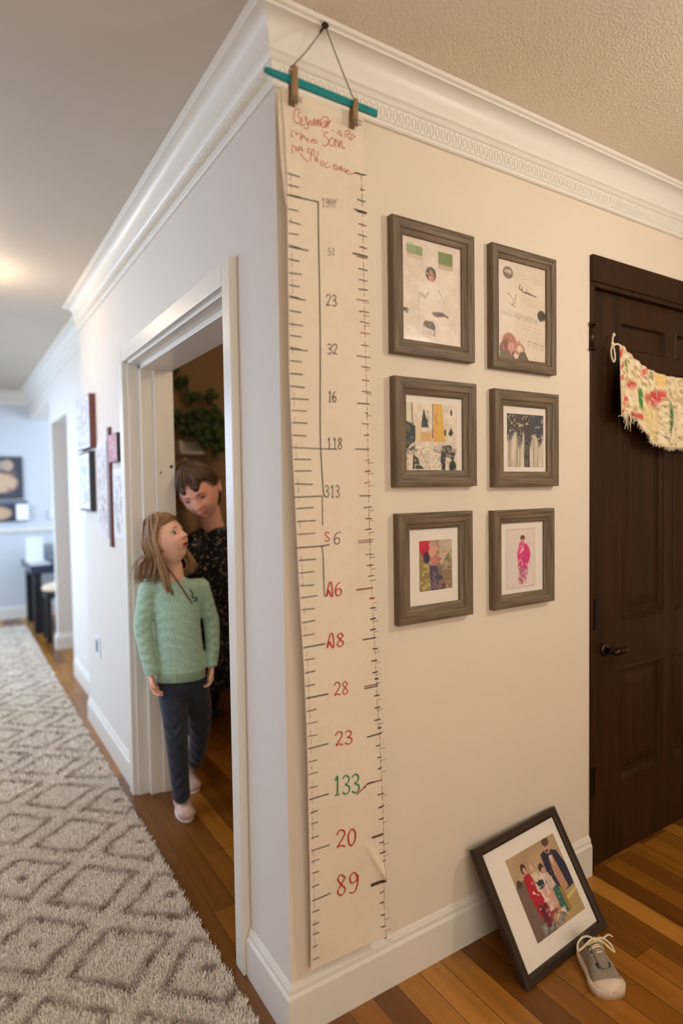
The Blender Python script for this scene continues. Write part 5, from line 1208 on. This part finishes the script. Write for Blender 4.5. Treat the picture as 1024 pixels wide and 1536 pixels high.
# foot opening and tongue
mb = MB(); mb.ell((.043, 0, .066), (.034, .021, .012)); mb.build('lining', M['darkedge'], sh, True)
mb = MB(); mb.rings([[(x, -w, z), (x, w, z), (x, w*.9, z+.004), (x, -w*.9, z+.004)] for x, w, z in ((.064, .017, .074), (.080, .018, .071), (.105, .017, .064), (.128, .014, .055), (.142, .010, .049))]); mb.build('tongue', M['canvasgrey'], sh, True)
mb = MB(); mb.rings([[(x, -w, z), (x, w, z), (x, w*.9, z+.002), (x, -w*.9, z+.002)] for x, w, z in ((.126, .021, .0535), (.132, .020, .052), (.138, .017, .0495))]); mb.build('vamp_gap_shade', M['darkedge'], sh, True, label='dark strip standing in for the shade in the gap below the laces')  # solid strip coloured dark to imitate shade between tongue and toe cap
mb = MB()
for k_, x in enumerate((.072, .085, .098, .111, .122)):
    z = .0815-.0075*k_*(.7+.1*k_); w = .021-.001*k_
    mb.tube(smoothp3([np.array([x, -w, z-.010]), np.array([x+.003, -w*.4, z-.001]), np.array([x+.002, w*.4, z+.0005]), np.array([x-.002, w, z-.010])], 3), .0026, 6)
    mb.tube(smoothp3([np.array([x, -w, z-.009]), np.array([x-.005, 0, z+.002]), np.array([x-.010, w, z-.006])], 3), .0024, 6)
K_ = np.array([.070, 0, .086]); mb.ell(K_, (.007, .008, .005))
mb.tube(smoothp3([K_, K_+np.array([-.010, -.020, .004]), K_+np.array([.000, -.045, -.004]), K_+np.array([.022, -.055, -.014]), K_+np.array([.020, -.040, -.008]), K_+np.array([.006, -.015, .001]), K_], 4), .0028, 6)
mb.tube(smoothp3([K_, K_+np.array([.004, .020, .004]), K_+np.array([.008, .040, -.010]), K_+np.array([.020, .048, -.026]), K_+np.array([.024, .040, -.020]), K_+np.array([.010, .018, -.002]), K_], 4), .0028, 6)
mb.tube(smoothp3([K_, K_+np.array([.000, .022, .000]), K_+np.array([-.012, .044, .002]), K_+np.array([-.02, .06, -.01])], 4), .0026, 6)
mb.build('laces', M['lace'], sh, True)

# ------------------------------------------------------------------ rug
RX1, RX0, RY0, RY1 = -.063, -1.55, -1.0, 5.62
rug = thing('area_rug', 'cream shag rug with brown diamond lattice running down the hallway', 'rug', (RX0, RY0, 0))
def rug_tone(x, y):
    """0 = cream pile, 1 = brown line; diamonds on a lattice with double outlines"""
    a, b = .40, .37
    def d(cx, cy):
        u = (x-cx+a*50)/a; v = (y-cy+b*50)/b; u = (u+.5) % 1-.5; v = (v+.5) % 1-.5
        return np.abs(u)*2+np.abs(v)*2     # 1 at the diamond's edge when |u|=.5 ...
    wob = .025*np.sin(x*37+y*11)+.02*np.sin(y*53-x*17)
    t = np.zeros_like(x)
    for (cx, cy) in ((-.30, .845), (-.10, .66)):
        q = d(cx, cy)+wob
        brk = .72+.28*np.sin(x*61+y*23)*np.sin(y*47-x*31); t = np.maximum(t, brk*np.exp(-((q-.70)/.078)**2))
        if cx == -.10: t = np.maximum(t, .8*np.clip((.13-q)/.06, 0, 1))
    return t
mb = MB(); mb.box(0, RX1-RX0, 0, RY1-RY0, 0.0005, .010)
def mk_rug():
    t = NT('rug_backing'); v = t.coord(); t.l(t.ramp(t.noise(v, 60, 4), [(.3, rgb(170, 150, 130)), (.7, rgb(200, 182, 160))]), t.b.inputs['Base Color']); t.b.inputs['Roughness'].default_value = .95; return t.m
mb.build('backing', mk_rug(), rug)
rs = np.random.default_rng(9)
def tufts(n, x0, x1, y0, y1, h, w):
    x = rs.uniform(x0, x1, n); y = rs.uniform(y0, y1, n); hh = h*rs.uniform(.7, 1.15, n)
    th = rs.uniform(0, 2*math.pi, n); ln = rs.uniform(.1, .75, n)*hh; la = rs.uniform(0, 2*math.pi, n)
    clump = .35*np.sin(x*90+np.sin(y*70)*2)+.35*np.sin(y*110+np.sin(x*60)*2); la = la*.6+clump*2
    b = np.stack([x, y, np.full(n, .008)], 1); s_ = np.stack([np.cos(th), np.sin(th), np.zeros(n)], 1)*w/2
    tip = b+np.stack([np.cos(la)*ln, np.sin(la)*ln, hh], 1); v = np.stack([b-s_, b+s_, tip+s_*.55, tip-s_*.55], 1)
    tn = rug_tone(x, y); base = np.array(lin((240, 228, 212))); br = np.array(lin((142, 117, 99)))
    c = base*(1-tn[:, None])+br*tn[:, None]; c = c*(1+.16*rs.standard_normal(n)[:, None]*.6); c = np.clip(c, 0, 1)
    cc = np.repeat(c[:, None, :], 4, 1)
    return v.reshape(-1, 3), cc.reshape(-1, 3)
sets = [tufts(230000, -.95, RX1, -.25, 1.7, .019, .0034), tufts(60000, -1.5, -.95, -.5, 1.7, .019, .0050), tufts(110000, -1.2, RX1, 1.7, 5.6, .018, .0085), tufts(20000, -1.2, RX1, -1.0, -.25, .019, .005)]
v = np.concatenate([q[0] for q in sets]); c = np.concatenate([q[1] for q in sets]); v -= np.array([RX0, RY0, 0])
nq = len(v)//4; me = bpy.data.meshes.new('pile'); me.vertices.add(len(v)); me.vertices.foreach_set('co', v.ravel()); me.loops.add(nq*4); me.loops.foreach_set('vertex_index', np.arange(nq*4))
me.polygons.add(nq); me.polygons.foreach_set('loop_start', np.arange(nq)*4); me.update(); me.validate()
M['pile'] = mk_vcol('shag_pile', .95); me.materials.append(M['pile']); pl = bpy.data.objects.new('pile', me); COL.objects.link(pl); pl.parent = rug; pl['kind'] = 'stuff'; setcol(pl, c)
